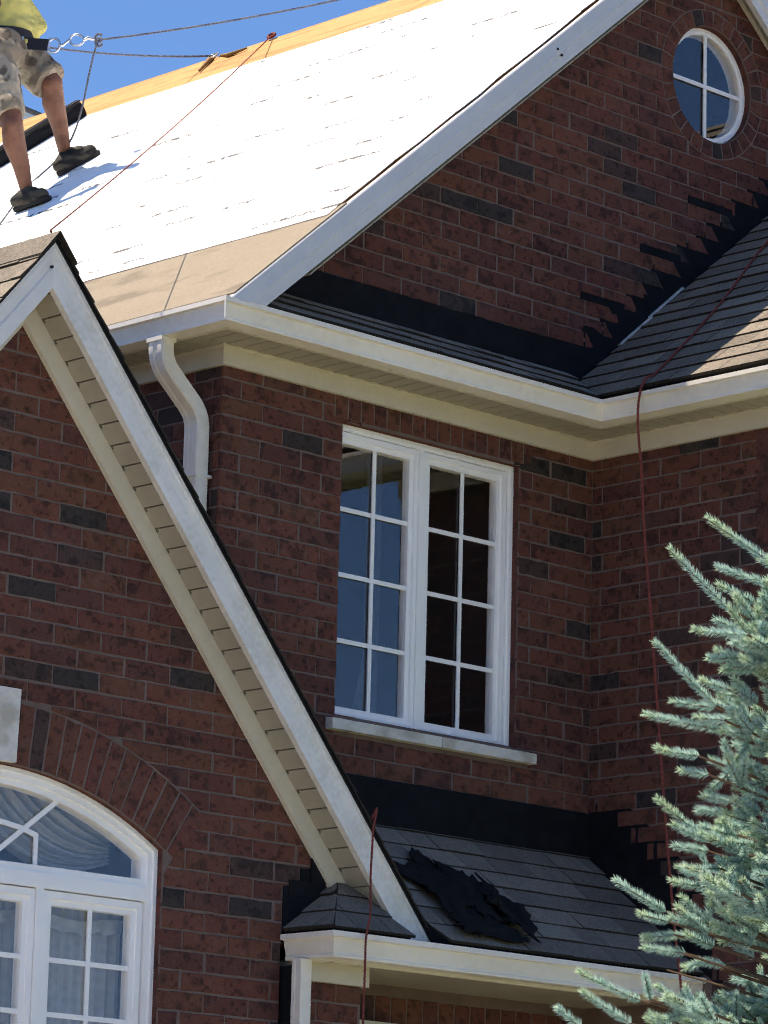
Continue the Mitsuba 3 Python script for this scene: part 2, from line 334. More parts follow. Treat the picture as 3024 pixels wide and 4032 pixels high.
gA = Polygon([(8.2, 0), (EDGE_A, 0), (EDGE_A, 3.665), (11.87, 3.665), (11.87, 3.7545), (11.975, 3.7545), (XA, roofA(XA, .345)), (8.2, roofA(8.2, .345))])
reg = gA.difference(openA).difference(ring_out).difference(key_poly.buffer(.008))
vous = []
th = np.linspace(-(half_in + .03), half_in + .03, 28)
dth = th[1] - th[0]
for t in th:
    w_in, w_out = (1.75 * dth - .010) / 2, (2.015 * dth - .010) / 2; c, s = math.cos(t), math.sin(t)
    ringv = [(XA + 1.755 * s + a * c, archc + 1.755 * c - a * s) for a in (-w_in, w_in)] + [(XA + 2.015 * s + a * c, archc + 2.015 * c - a * s) for a in (w_out, -w_out)]
    P = Polygon(ringv).difference(key_poly.buffer(.01))
    if P.geom_type == 'Polygon' and P.area > .004:
        rr = np.array(P.exterior.coords)[:-1]
        if not P.exterior.is_ccw: rr = rr[::-1]
        vous.append((rr, pick(.12)))
WA = front_wall('gable_wall', reg, YA, 2.0745, 10.115, vous, solid=gA.union(sbox(11.7, 3.4, 12.15, 3.85)).intersection(Polygon([(8, 0), (12.2, 0), (12.2, roofA(12.2, .33)), (XA, roofA(XA, .33)), (8, roofA(8, .33))])).difference(openA), label='red brick foreground gable wall with an arched window')
add('keystone', extr(key_poly.exterior.coords[:-1], V(0, YA - .028, 0), U, W, V(0, 1, 0), (V(0, 1, 0), V(0, YA - .028, 0)), (V(0, 1, 0), V(0, YA + .05, 0))), 'limestone', WA, label='pale limestone keystone over the arched window')
# black membrane left bare on the gable wall above the low roof
memA = Polygon([(EDGE_A + .004, 3.40), (12.1, 3.40), (12.1, 3.60), (11.97, 3.75), (11.873, 3.75), (11.873, 3.66), (EDGE_A + .004, 3.66)])
add('wall_membrane', wallpoly(memA, YA - .002, YA + .006), 'black_felt', H, label='black membrane bared beside the low hip')
add('wall_membrane', join([bx(11.80, 12.0, YA - .008, YA - .003, 3.62, 3.69), bx(11.93, 12.06, YA - .01, YA - .003, 3.69, 3.80)]), 'black_felt', H)

# --- two-storey block: front wall with the twin window
winB = sbox(12.487, 4.582, 13.737, 6.022)
ZF = 6.14                                   # bottom of the frieze boards under the eaves
soldier = sbox(12.43, 6.035, 13.80, ZF + .02)
sillB = sbox(12.43, 4.505, 13.84, 4.562)
flashB0, flashB1 = 4.055, 4.312
regB = sbox(XL, 4.312, XC, ZF + .02).difference(winB).difference(sillB.buffer(.004)).difference(soldier)
sold = []
x = 12.44
while x < 13.79:
    q = sbox(x, 6.036, x + .078, ZF + .015); sold.append((np.array(q.exterior.coords)[:-1][::-1] if not q.exterior.is_ccw else np.array(q.exterior.coords)[:-1], pick(.1))); x += .088
WB = front_wall('wall', regB, YB, 4.312, XL + .262, sold, hide=HIDE, solid=sbox(XL + .006, 3.0, XC + .1, ZF + .1).difference(winB), label='red brick upper wall with the tall twin window')
sills = [Polygon([(0, 4.505), (0, 4.548), (.012, 4.562), (.15, 4.575), (.15, 4.505)])]
SB = lambda x0, x1: extr([(-.045, 4.505), (-.045, 4.556), (.0, 4.562), (.10, 4.580), (.10, 4.505)], V(0, YB, 0), V(0, 1, 0), W, U, (U, V(x0, 0, 0)), (U, V(x1, 0, 0)))
# side wall of the block (faces left) and wing wall on the right
def side_wall(name, x, y_far, y_near, region, z0, label, hide=None, skip=None):
    k = add(name, bx(x + .0045, x + .12, min(y_far, y_near), max(y_far, y_near), region.bounds[1] - .4, region.bounds[3] + .05), 'mortar', H, label=label)
    keep(k, place_bricks(k, bond(region, z0, 0.0, 0.0, skip, .16), V(x, 0, 0), V(0, -1, 0), W, V(-1, 0, 0), hide=hide)); return k
side_wall('side_wall', XL, 20.0, YB + .016, sbox(-17.0, 3.6, -(YB + .016), ZF + .02), 4.312, 'red brick side wall behind the downspout', HIDE)
YE = 11.93                                  # front corner of the wing
lowz = lambda y: 3.435 + .81 * (y - 12.35)
step = Polygon([(-(YB), 4.312), (-12.95, 4.312), (-12.95, 4.225), (-12.86, 4.225), (-12.86, 4.135), (-12.75, 4.135), (-12.75, 4.045), (-12.66, 4.045), (-12.66, 3.957), (-12.55, 3.957), (-12.55, 3.868), (-12.45, 3.868), (-12.45, 3.69), (-12.32, 3.60), (-12.32, 0), (-YE, 0), (-YE, ZF + .02), (-YB, ZF + .02)])
side_wall('wing_wall', XC, YB + .1, YE, step, 4.312, 'dark shaded red brick wall of the wing on the right')
add('wing_wall', bx(XC, 18.5, YE + .005, YE + .12, 0, ZF + .1), BR[3], H)
add('wall_membrane', extr([(-YB, 4.0), (-YB, 4.36), (-12.9, 4.34), (-12.62, 4.12), (-12.42, 3.93), (-12.25, 3.70), (-12.25, 3.38)], V(XC + .001, 0, 0), V(0, -1, 0), W, V(1, 0, 0), (V(1, 0, 0), V(XC + .001, 0, 0)), (V(1, 0, 0), V(XC + .006, 0, 0))), 'black_felt', H)

# --- upper gable with the round window
XR, ZR, SR = 15.0, 9.417, .85               # ridge of the stripped roof
def roofB(x, drop=0.0): return ZR - SR * abs(x - XR) - drop
RC = (15.195, 8.42); RI, RO = .325, .413
mC = .82
def roofC(x): return 6.335 + mC * (x - 13.9)
gG = Polygon([(11.74, 6.29), (17.4, 6.29), (17.4, roofB(17.4, .11)), (XR, roofB(XR, .11)), (11.74, roofB(11.74, .11))])
jag = [(.0, .03, -.015, .012, .03, -.01, .02, -.02, .025, .0, .03, -.015, .012)[i % 13] for i in range(26)]
above = Polygon([(11.0, 6.735), (13.95, 6.735)] + sum([[(14.235 + .1085 * i + jag[i] + .045, 6.735 + COURSE * i), (14.235 + .1085 * i + jag[i] - .03, 6.735 + COURSE * (i + 1))] for i in range(26)], []) + [(14.235 + .1085 * 26, 10), (11.0, 10)]).buffer(0)
hole = Point(*RC).buffer(RI, 48); ringo = Point(*RC).buffer(RO + .008, 48)
slots = unary_union([sbox(14.16, 6.735 + COURSE * 3 - .011, 14.50, 6.735 + COURSE * 3 + .028), sbox(14.62, 6.735 + COURSE * 7 - .012, 14.94, 6.735 + COURSE * 7 + .034), sbox(15.0, 6.735 + COURSE * 11 - .012, 15.36, 6.735 + COURSE * 11 + .03)])
regG = gG.intersection(above).difference(ringo).difference(slots).buffer(0)
rowl = []
for i in range(28):
    t0, t1 = 2 * math.pi * (i + .06) / 28, 2 * math.pi * (i + .94) / 28
    a = [(RC[0] + r * math.cos(t), RC[1] + r * math.sin(t)) for r, t in ((RI + .003, t0), (RO, t0), (RO, (t0 + t1) / 2), (RO, t1), (RI + .003, t1), (RI + .003, (t0 + t1) / 2))]
    rowl.append((np.array(a), pick(.1)))
WG = front_wall('gable_wall', regG, YB, 6.735, XL + .1, rowl, solid=gG.difference(hole), label='red brick upper gable wall round the oval-looking window')
# black membrane over the sheathing where the old flashing came off
add('wall_membrane', wallpoly(Polygon([(11.72, 6.40), (13.95, 6.40), (13.95, 6.732), (12.06, 6.732)]), YB - .004, YB + .003), 'black_felt', H, label='black membrane band below the upper gable')
tri = Polygon([(13.93, 6.30), (16.9, roofC(16.9) - .1), (16.9, roofC(16.9) + .62), (14.4, roofC(14.4) + .52), (13.93, 6.74)])
add('wall_membrane', wallpoly(tri.difference(above.buffer(-.03)).union(slots), YB + .0005, YB + .0062), 'black_felt', H, label='stepped black membrane along the wing roof')
add('wall_membrane', wallpoly(sbox(12.4, flashB0 - .08, XC, flashB1 - .003), YB - .005, YB + .003), 'black_felt', H, label='black membrane band below the twin window')

# --- roofs ---------------------------------------------------------------------------------
def pitch(p0, du, slope_dir, m):
    """frame of a roof plane: origin, along the eave, up the slope, normal"""
    s = unit(np.asarray(slope_dir, float) + V(0, 0, m)); u = unit(du); n = np.cross(u, s)
    if n[2] < 0: n = -n
    return np.asarray(p0, float), u, s, n
def roof_shingles(holder, fr, region, expo=.142, tab=(.19, .36), limit=300, thick=.012, hide=None, lap=.012):
    O, u, s, n = fr; x0, y0, x1, y1 = region.bounds; rows, k = [], 0
    v = y0
    while v < y1:
        x = x0 - rnd.uniform(0, .3)
        while x < x1:
            w = rnd.uniform(*tab); b = sbox(x + .002, v, x + w - .002, v + expo + lap); g = b.intersection(region)
            for q in getattr(g, 'geoms', [g]):
                if q.geom_type != 'Polygon' or q.area < 1e-3: continue
                q = q.simplify(.001); r = np.array(q.exterior.coords)[:-1]
                if not q.exterior.is_ccw: r = r[::-1]
                t = rnd.choice((0, 0, .0035)); hgt = lambda P, t=t, v=v: None
                rows.append((q.area, r, v, t))
            x += w
        v += expo
    res = {}
    cand = []
    for i, (a, r, v, t) in enumerate(rows):
        w = project(O + r.mean(0)[0] * u + r.mean(0)[1] * s)[0]
        cand.append((not (-60 < w[0] < 3084 and -60 < w[1] < 4092 and not (hide is not None and hide.contains(Point(*w)))), -a, i))
    single = {i for bad, a, i in sorted(cand)[:limit] if not bad}
    for i, (a, r, v, t) in enumerate(rows):
        f = thick + t + rnd.gauss(0, .0006); c = r.mean(0)
        front = f * (1 - .75 * (c[1] - v) / expo)
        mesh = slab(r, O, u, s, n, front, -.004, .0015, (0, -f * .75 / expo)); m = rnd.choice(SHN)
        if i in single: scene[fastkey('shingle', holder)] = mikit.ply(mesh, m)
        else: res.setdefault(m, []).append(mesh)
    for m, ms in res.items():
        k = key('shingle_field', holder); scene[k] = mikit.ply(join(ms), m); labels[k] = {'kind': 'stuff'}
def plate(fr, ring, top, bottom):
    O, u, s, n = fr
    return extr(ring, O, u, s, n, (n, O + n * bottom), (n, O + n * top))

# the stripped roof of the block (faces left): deck, sheet, eave membrane
RB0 = 12.765
frL = pitch(V(11.36, 20.5, roofB(11.36)), V(0, -1, 0), V(1, 0, 0), SR)       # u runs towards the street, s up the slope
ul = 20.5 - RB0; cs = math.sqrt(1 + SR ** 2)
vv = lambda x: (x - 11.36) * cs
RL = add('roof', plate(frL, [(0, vv(11.47)), (ul, vv(11.47)), (ul, vv(XR)), (0, vv(XR))], -.012, -.07), 'plywood', H, label='steep white roof slope stripped of shingles')
for i, (a, b) in enumerate([(0, 1.3), (1.303, 3.74), (3.743, 6.18), (6.183, ul)]):                # plywood boards along the bare ridge
    add('plywood_board', plate(frL, [(a, vv(14.45)), (b, vv(14.45)), (b, vv(XR) - .006), (a, vv(XR) - .006)], .0015 + .0005 * (i % 2), -.012), 'plywood', RL)
add('eave_membrane', plate(frL, [(0, .06), (ul + .004, .06), (ul + .004, vv(12.10)), (0, vv(12.10))], .003, -.011), 'eave_membrane', RL, label='tan membrane strip along the eave')
def wavy(a, b, fr, h):
    """a roofing sheet from slope distance a to b with uneven edges and a little lift"""
    O, u, s, n = fr; nu = 160; us = np.linspace(0, ul + .002, nu); rows = []
    for j, t in enumerate(np.linspace(0, 1, 7)):
        edge = (meshkit.fbm(np.stack([us * .8, us * 0 + a, us * 0], 1), 3, 3) - .5) * .03 * (1 if j in (0, 6) else .3)
        lift = h + .003 * meshkit.fbm(np.stack([us * 1.7, us * 0 + t * 4 + a, us * 0], 1), 3, 5)
        rows.append(O + us[:, None] * u + (a + (b - a) * t + edge)[:, None] * s + lift[:, None] * n)
    tear = (meshkit.fbm(np.stack([np.arange(7) * .9, np.full(7, a), np.zeros(7)], 1), 3, 8)) * .05
    for j in range(7): rows[j][-1] -= u * tear[j]
    v = np.vstack(rows); i, j = np.meshgrid(np.arange(nu - 1), np.arange(6)); q = (j * nu + i).ravel()
    f = np.stack([q, q + 1, q + nu + 1, q + nu], 1); bot = v - n * .004
    F = np.vstack([f[:, [0, 1, 2]], f[:, [0, 2, 3]]])
    return trimesh.Trimesh(np.vstack([v, bot]), np.vstack([F, F[:, ::-1] + len(v)]), process=False)
e = vv(12.005)
for i, (a, b) in enumerate([(e, e + 1.19), (e + 1.12, e + 2.3), (e + 2.23, vv(14.635))]):
    add('roofing_sheet', wavy(a, b, frL, .006 + .0015 * i), 'roofing_sheet', RL, smooth=40)
frR = pitch(V(18.64, 13.04, roofB(18.64)), V(0, 1, 0), V(-1, 0, 0), SR)
add('roof', plate(frR, [(0, 0), (ul - .28, 0), (ul - .28, vv(XR) - .002), (0, vv(XR) - .002)], -.002, -.03), 'plywood', H)
add('ridge_felt', tube([(XR + .012, RB0, ZR - .012), (XR + .012, 20.5, ZR - .012)], .013, 6), 'black_felt', H, label='torn dark felt edge along the ridge')

# wing roof on the right (faces left), valley and skirt roof below the gable
frC = pitch(V(13.905, 13.13, roofC(13.905)), V(0, -1, 0), V(1, 0, 0), mC)
lenC = 13.13 - 11.47; top = (17.2 - 13.905) * math.sqrt(1 + mC ** 2)
RCk = add('wing_roof', plate(frC, [(-.4, .06), (lenC, .06), (lenC, top), (-.4, top)], -.006, -.09), 'black_felt', H, label='shingled wing roof half in the sun')
roof_shingles(RCk, frC, sbox(0.0, .045, lenC + .015, top), limit=300)
add('wing_roof', bx(XC, 17.2, 13.3, 20, 6.3, 6.4), 'black_felt', H)
frC2 = pitch(V(20.5, 11.47, roofC(13.9)), V(0, 1, 0), V(-1, 0, 0), mC)
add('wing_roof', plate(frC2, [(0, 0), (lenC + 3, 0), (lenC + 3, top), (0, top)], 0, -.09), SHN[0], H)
add('wing_gable', wallpoly(Polygon([(XC, 6.2), (20.1, 6.2), (17.2, roofC(17.2) - .1)]), YE, YE + .12), BR[1], H)
add('step_flashing', extr([(0, 0), (.028, 0), (.028, .004), (.004, .004), (.004, .012), (0, .012)], V(14.04, YB - .034, roofC(14.04) + .012), V(0, 1, 0), frC[3], frC[2], (frC[2], V(14.45, 0, roofC(14.45))), (frC[2], V(14.69, 0, roofC(14.69)))), 'flashing_metal', H, label='bare metal strip left along the wing roof')
add('step_flashing', extr([(0, 0), (.010, 0), (.010, .012), (0, .012)], V(14.04, YB - .016, roofC(14.04) + .011), V(0, 1, 0), frC[3], frC[2], (frC[2], V(14.69, 0, roofC(14.69))), (frC[2], V(14.96, 0, roofC(14.96)))), 'flashing_metal', H)
skS = (6.57 - 6.335) / (YB - 12.76)
frS = pitch(V(11.45, 12.76, 6.335), V(1, 0, 0), V(0, 1, 0), skS)
RS = add('skirt_roof', plate(frS, [(.15, .02), (2.60, .02), (2.60, .46), (.54, .46)], -.006, -.05), 'black_felt', H, label='narrow shaded roof strip above the front gutter')
roof_shingles(RS, frS, Polygon([(.15, .03), (2.46, .03), (2.62, .44), (.50, .44)]), expo=.145)
# low roof over the porch, with its little hip in front of the foreground gable
LG = 3.437
frP = pitch(V(11.757, 12.35, LG), V(1, 0, 0), V(0, 1, 0), .81); cl = math.sqrt(1 + .81 ** 2)
lp = XC - 11.757
FOOT = Polygon([(.572, -.1), (.470, .215), (.70, .215), (.812, -.1)])        # where the foot of the gable rake comes down to the gutter
RP = add('porch_roof', plate(frP, np.array(Polygon([(.04, .045), (lp, .045), (lp, .80 * cl), (.9, .80 * cl), (.36, .35 * cl)]).difference(FOOT).exterior.coords)[:-1], -.006, -.05), 'black_felt', H, label='low shaded shingle roof under the twin window')
roof_shingles(RP, frP, Polygon([(.022, .028), (lp - .004, .028), (lp - .004, .79 * cl), (.86, .79 * cl), (.352, .35 * cl)]).difference(FOOT), expo=.14, thick=.009)
frH = pitch(V(11.757, YA, LG), V(0, -1, 0), V(1, 0, 0), .81)
add('porch_roof', plate(frH, [(0, .045), (.31, .045), (0, .35 * cl)], -.006, -.05), 'black_felt', H)
roof_shingles(RP, frH, Polygon([(0, .028), (.330, .028), (0, .352 * cl)]), expo=.14)
# foreground gable roof
OVA = 12.50
frA = pitch(V(7.4, 20.3, roofA(7.4)), V(0, -1, 0), V(1, 0, 0), SA); ca = math.sqrt(1 + SA ** 2); uA = 20.3 - OVA + .016
RA = add('gable_roof', plate(frA, [(0, 0), (uA, 0), (uA, (XA - 7.4) * ca - .01), (0, (XA - 7.4) * ca - .01)], -.001, -.011), 'black_felt', H, label='sunlit shingle slope behind the foreground gable')
roof_shingles(RA, frA, sbox(uA - 2.6, 1.2, uA + .008, (XA - 7.4) * ca), expo=.142, limit=120, thick=.009)
frA2 = pitch(V(12.53, OVA - .016, roofA(12.53)), V(0, 1, 0), V(-1, 0, 0), SA)
add('gable_roof', plate(frA2, [(0, 0), (uA, 0), (uA, (12.53 - XA) * ca - .004), (0, (12.53 - XA) * ca - .004)], -.001, -.011), 'black_felt', H)
roof_shingles(RA, frA2, sbox(-.008, -.02, 1.2, (12.53 - XA) * ca), expo=.142, limit=60, thick=.009)
for i in range(4):
    o = V(XA, OVA - .04 + .3 * i, ZA + .01)
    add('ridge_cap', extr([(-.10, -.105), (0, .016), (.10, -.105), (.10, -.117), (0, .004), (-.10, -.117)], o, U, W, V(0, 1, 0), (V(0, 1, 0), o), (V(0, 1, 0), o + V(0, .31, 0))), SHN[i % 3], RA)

# --- rakes, fascias, soffits, frieze boards ----------------------------------------------------
def rake(name, apex, m, side, y, prof, x_end, matn, label=None, endz=None):
    """fascia board along a gable edge: prof in (up across the slope, out towards the street)"""
    d = unit(V(side, 0, -m)); upv = unit(V(side * m, 0, 1.0))
    pl1 = (V(0, 0, 1), V(0, 0, endz)) if endz is not None else (U, V(x_end, 0, 0))
    return add(name, extr([(a, -b) for a, b in prof], V(apex[0], y, apex[1]), upv, V(0, 1, 0), d, (U, V(apex[0], 0, 0)), pl1), matn, H, label=label)
profA = [(0, -.03), (0, .004), (-.028, .004), (-.032, 0), (-.076, -.006), (-.083, .003), (-.143, .003), (-.143, -.03)]
rake('fascia', (XA, ZA - .004), SA, 1, OVA, profA, 12.52, 'fascia_weathered', 'long white fascia running down from the foreground gable peak', endz=3.44)
rake('fascia', (XA, ZA - .004), SA, -1, OVA, profA, 7.5, 'fascia_paint', 'white fascia on the left slope of the foreground gable')
profB = [(0, -.03), (0, .0), (-.006, .004), (-.075, .012), (-.080, .004), (-.139, .004), (-.139, -.03)]
rake('fascia', (XR, ZR - .006), SR, -1, 12.757, profB, 11.352, 'fascia_grey', 'pale grey fascia along the stripped roof edge', endz=6.328)
rake('fascia', (XR, ZR - .006), SR, 1, 13.03, profB, 18.6, 'fascia_paint')
for q in ((13.529, 12.748, 8.093), (13.560, 12.748, 8.069), (10.110, 12.497, 6.152)):
    add('nail', trimesh.creation.cylinder(.006, .012).apply_transform(trimesh.transformations.rotation_matrix(math.pi / 2, (1, 0, 0))).apply_translation(q), 'webbing_black', H)
# soffit under the right slope of the foreground gable: panel by panel
def rake_soffit(apex, m, side, y0, y1, x_from, x_to, width, name='rake_soffit', notch=True):
    d = unit(V(side, 0, -m)); nrm = unit(V(side * m, 0, 1.0)); O = V(apex[0], 0, apex[1]); L = lambda x: abs(x - apex[0]) * math.sqrt(1 + m * m)
    k = add(name, extr([(y0, .004), (y1, .004), (y1, .03), (y0, .03)], O, V(0, 1, 0), nrm, d, (d, O + d * L(x_from)), (d, O + d * L(x_to))), 'groove_dark', H)
    t = L(x_from)
    while t < L(x_to):
        a, b = t + .004, t + width - .004
        ring = [(a, y0), (b, y0), (b, y1), (a + .016, y1), (a + .016, y1 - .016), (a, y1 - .018)] if notch else [(a, y0), (b, y0), (b, y1), (a, y1)]
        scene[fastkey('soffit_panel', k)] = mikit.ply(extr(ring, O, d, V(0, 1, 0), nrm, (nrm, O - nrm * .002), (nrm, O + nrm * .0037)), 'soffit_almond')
        t += width
    return k
SAZ = ZA - .212                              # soffit apex height of the foreground gable
ka = rake_soffit((XA, SAZ), SA, 1, OVA + .012, YA - .026, XA + .02, 12.40, .107); labels[ka] = {'label': 'almond soffit of ribbed panels under the foreground gable edge'}
rake_soffit((XA, SAZ), SA, -1, OVA + .012, YA - .026, XA + .02, 8.0, .107)
def rake_frieze(apex, m, side, y, h, x_end, t=.024, endz=None):
    return rake('frieze_board', apex, m, side, y, [(0, -t), (0, 0), (-h, 0), (-h - .003, -t)], x_end, 'frieze_almond', endz=endz)
rake_frieze((XA, SAZ + .003), SA, 1, YA - .026, .091, 12.3, endz=3.40)
rake_frieze((XA, SAZ + .003), SA, -1, YA - .026, .091, 8.0)
rake_soffit((XR, ZR - .07), SR, 1, 13.05, YB - .026, XR + .02, 18.3, .107)
rake_soffit((XR, ZR - .215), SR, -1, 12.77, YB - .026, XR + .02, 11.9, .107)
rake_frieze((XR, ZR - .066), SR, 1, YB - .026, .045, 18)
rake_frieze((XR, ZR - .205), SR, -1, YB - .026, .06, 11.9)

# gutters: open K-shaped trough swept along the eaves, mitred at the corners
KG = [(0, 0), (.084, 0), (.090, .003), (.0915, .013), (.087, .018), (.089, .034), (.098, .060), (.101, .078), (.104, .081), (.124, .083), (.124, .105), (.114, .107), (.110, .098), (.097, .084), (.092, .064), (.083, .036), (.080, .006), (.004, .005), (.004, .104), (0, .104)]
def run(prof, p, q, out, miter0, miter1, z):
    """sweep prof (outwards, up) from p to q (plan points of the back line); mitre planes by normals"""
    p, q = V(*p, 0), V(*q, 0); d = unit(q - p); o = V(*out, 0)
    return extr(prof, V(p[0], p[1], z), o, W, d, (V(*miter0, 0), p), (V(*miter1, 0), q))
GB = .124; GZ = 6.230
bxl, byl = 11.342 + GB, 12.75 + GB; bxc = 13.90 + GB
add('gutter', run(KG, (bxl, 20.3), (bxl, byl), (-1, 0), (0, 1), (1, -1), GZ), 'gutter_paint', H, smooth=35, label='white gutter under the tan eave strip')
add('gutter', run(KG, (bxl, byl), (bxc, byl), (0, -1), (1, -1), (1, -1), GZ), 'gutter_paint', H, smooth=35, label='long white gutter above the twin window')
add('gutter', run(KG, (bxc, byl), (bxc, 11.50), (-1, 0), (1, -1), (0, 1), GZ), 'gutter_paint', H, smooth=35, label='white gutter of the wing with a sunlit rim')
add('gutter_end', bx(bxc - GB, bxc, 11.495, 11.50, GZ, GZ + .104), 'gutter_paint', H)
add('corner_strip', join([bx(11.338, 11.346, 12.744, 12.752, GZ, GZ + .105)]), 'gutter_paint', H)
FAS = [(0, .0), (.004, -.002), (.004, .012), (.001, .10), (-.02, .10), (-.02, 0)]
def eave(bx_, by_, soff, wallx, wally): pass
SZ = 6.236
for prm in (((bxl, 20.3), (bxl, byl), (-1, 0), (0, 1), (1, -1)), ((bxl, byl), (bxc, byl), (0, -1), (1, -1), (1, -1)), ((bxc, byl), (bxc, 11.5), (-1, 0), (1, -1), (0, 1))):
    add('eave_board', run([(-.001, -.004), (-.001, .11), (-.022, .11), (-.022, -.004)], *prm, SZ - .004), 'frieze_almond', H)
# flat soffits: backing plus panels
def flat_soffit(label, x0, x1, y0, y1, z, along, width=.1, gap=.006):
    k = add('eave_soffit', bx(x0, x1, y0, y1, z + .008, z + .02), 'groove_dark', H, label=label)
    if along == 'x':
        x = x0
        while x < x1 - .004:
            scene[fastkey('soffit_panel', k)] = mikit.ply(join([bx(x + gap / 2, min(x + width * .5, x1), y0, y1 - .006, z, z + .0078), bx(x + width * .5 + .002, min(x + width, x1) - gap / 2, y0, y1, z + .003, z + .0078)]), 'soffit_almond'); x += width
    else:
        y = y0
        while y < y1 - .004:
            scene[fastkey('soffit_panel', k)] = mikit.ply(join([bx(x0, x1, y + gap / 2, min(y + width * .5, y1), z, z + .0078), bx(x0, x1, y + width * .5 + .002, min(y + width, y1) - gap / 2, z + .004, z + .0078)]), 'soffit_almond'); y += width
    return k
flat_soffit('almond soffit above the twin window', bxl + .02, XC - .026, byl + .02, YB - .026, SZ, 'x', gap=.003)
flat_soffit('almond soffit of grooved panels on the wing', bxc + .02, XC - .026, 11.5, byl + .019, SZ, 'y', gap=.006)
flat_soffit('almond soffit beside the downspout', bxl + .02, XL - .026, YB - .026, 15.2, SZ, 'y', gap=.004)
FR = [(0, 0), (.026, 0), (.026, .012), (.022, .014), (.022, .088), (.03, .09), (.03, .10), (0, .10)]
add('frieze_board', run(FR, (XL - .0005, 20), (XL - .0005, YB - .0005), (-1, 0), (0, 1), (1, -1), ZF), 'frieze_almond', H)
add('frieze_board', run(FR, (XL - .0005, YB - .0005), (XC - .0005, YB - .0005), (0, -1), (1, -1), (1, -1), ZF), 'frieze_almond', H, label='almond frieze board along the top of the upper wall')
add('frieze_board', run(FR, (XC - .0005, YB - .0005), (XC - .0005, YE), (-1, 0), (1, -1), (0, 1), ZF), 'frieze_almond', H)

# porch gutter, its soffit, pier, frieze and downspout
PZ = LG - .114; PX, PY = 11.757 + GB, 12.35 + GB
PG = [(a, b * 1.1) for a, b in KG]
add('gutter', run(PG, (PX, YA - .002), (PX, PY), (-1, 0), (0, 1), (1, -1), PZ), 'gutter_paint', H, smooth=35, label='short gutter return at the corner of the low roof')
add('gutter', run(PG, (PX, PY), (XC - .002, PY), (0, -1), (1, -1), (1, 0), PZ), 'gutter_paint', H, smooth=35, label='white gutter along the low porch roof')
add('eave_board', run([(-.001, -.012), (-.001, .11), (-.022, .11), (-.022, -.012)], (PX, PY), (XC, PY), (0, -1), (1, -1), (1, 0), PZ), 'frieze_almond', H)
add('eave_board', run([(.006, -.004), (.006, .10), (-.02, .10), (-.02, -.004)], (PX, YA), (PX, PY), (-1, 0), (0, 1), (1, -1), PZ), 'gutter_paint', H)
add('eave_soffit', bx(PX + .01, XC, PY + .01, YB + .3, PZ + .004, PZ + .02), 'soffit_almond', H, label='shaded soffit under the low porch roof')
PIY = 12.63
pier = sbox(11.855, 2.2, 12.205, 3.235)
front_wall('porch_pier', pier, PIY, 2.0, 11.855 + .07, label='narrow brick pier right of the lower downspout', back=.25)
add('porch_pier', bx(11.78, 11.86, PIY + .03, PIY + .2, 0, 3.3), 'black_felt', H)  # dark filler painting in the shadow gap between pier and gable wall
add('frieze_board', join([bx(11.85, 12.225, PIY - .024, PIY + .2, 3.237, PZ + .003), bx(12.217, 12.229, PIY - .027, PIY + .2, 3.234, PZ + .003)]), 'frieze_almond', H, label='short almond frieze board over the brick pier')
porch_sold = []
x = 12.05
while x < XC - .1:
    q = sbox(x, 3.03, x + .098, 3.272); porch_sold.append((np.array(q.exterior.coords)[:-1] if q.exterior.is_ccw else np.array(q.exterior.coords)[:-1][::-1], pick(.1))); x += .108
WP = add('porch_wall', bx(12.0, XC, YB + .007, YB + .12, 2.2, 3.33), 'mortar', H, label='dark recessed wall with upright bricks under the porch')
keep(WP, place_bricks(WP, porch_sold, V(0, YB, 0), U, W, N))
add('porch_trim', bx(12.55, 12.98, YB - .05, YB + .02, 2.9, 3.145), 'frieze_almond', H, label='pale trim of the porch opening')

def spout(path, w, d, matn, label, bands):
    """rectangular downspout with rounded bends along a plan path in the plane of the points"""
    ms = []
    c = np.asarray(path, float); t = np.gradient(c, axis=0); t /= np.linalg.norm(t, axis=1)[:, None]; side = V(0, 1, 0); rings = []
    base = [(-1, -.8), (-.86, -1), (-.3, -1), (-.24, -.9), (.24, -.9), (.3, -1), (.86, -1), (1, -.8), (1, .8), (.86, 1), (-.86, 1), (-1, .8)]
    for i in range(len(c)):
        o = unit(np.cross(t[i], side)); rings.append(c[i] + np.array([side * a * w / 2 + o * b * d / 2 for a, b in base]))
    n = len(base); v = np.vstack(rings); f = []
    for i in range(len(c) - 1):
        for j in range(n):
            p, q = i * n + j, i * n + (j + 1) % n; f += [[p, q, q + n], [p, q + n, p + n]]
    m = trimesh.Trimesh(v, np.array(f), process=False); m.fix_normals()
    k = add('downspout', m, matn, H, smooth=40, label=label)
    for b in bands:
        add('strap', bx(*b), matn, k)
    return k
def bends(pts, r, n=6):
    pts = [V(*p) for p in pts]; out = [pts[0]]
    for a, b, c in zip(pts, pts[1:], pts[2:]):
        p, q = b + unit(a - b) * r, b + unit(c - b) * r
        out += [(1 - t) ** 2 * p + 2 * t * (1 - t) * b + t * t * q for t in np.linspace(0, 1, n)]
    return np.array(out + [pts[-1]])
ys = 13.262
spout(bends([(11.405, ys, GZ + .004), (11.405, ys, 6.115), (11.645, ys, 5.905), (11.645, ys, 3.9)], .07), .104, .078, 'gutter_paint', 'white downspout with a double bend on the side wall', [(11.60, 11.70, ys - .056, ys + .056, 5.60, 5.615)])
add('strap', bx(11.36, 11.45, ys - .055, ys + .055, GZ - .02, GZ - .001), 'gutter_paint', H + '__downspout')
spout(np.array([(11.785, 12.58, PZ), (11.785, 12.58, 3.2), (11.785, 12.58, 1.0)]), .068, .066, 'gutter_paint', 'white downspout at the corner of the low porch', [])

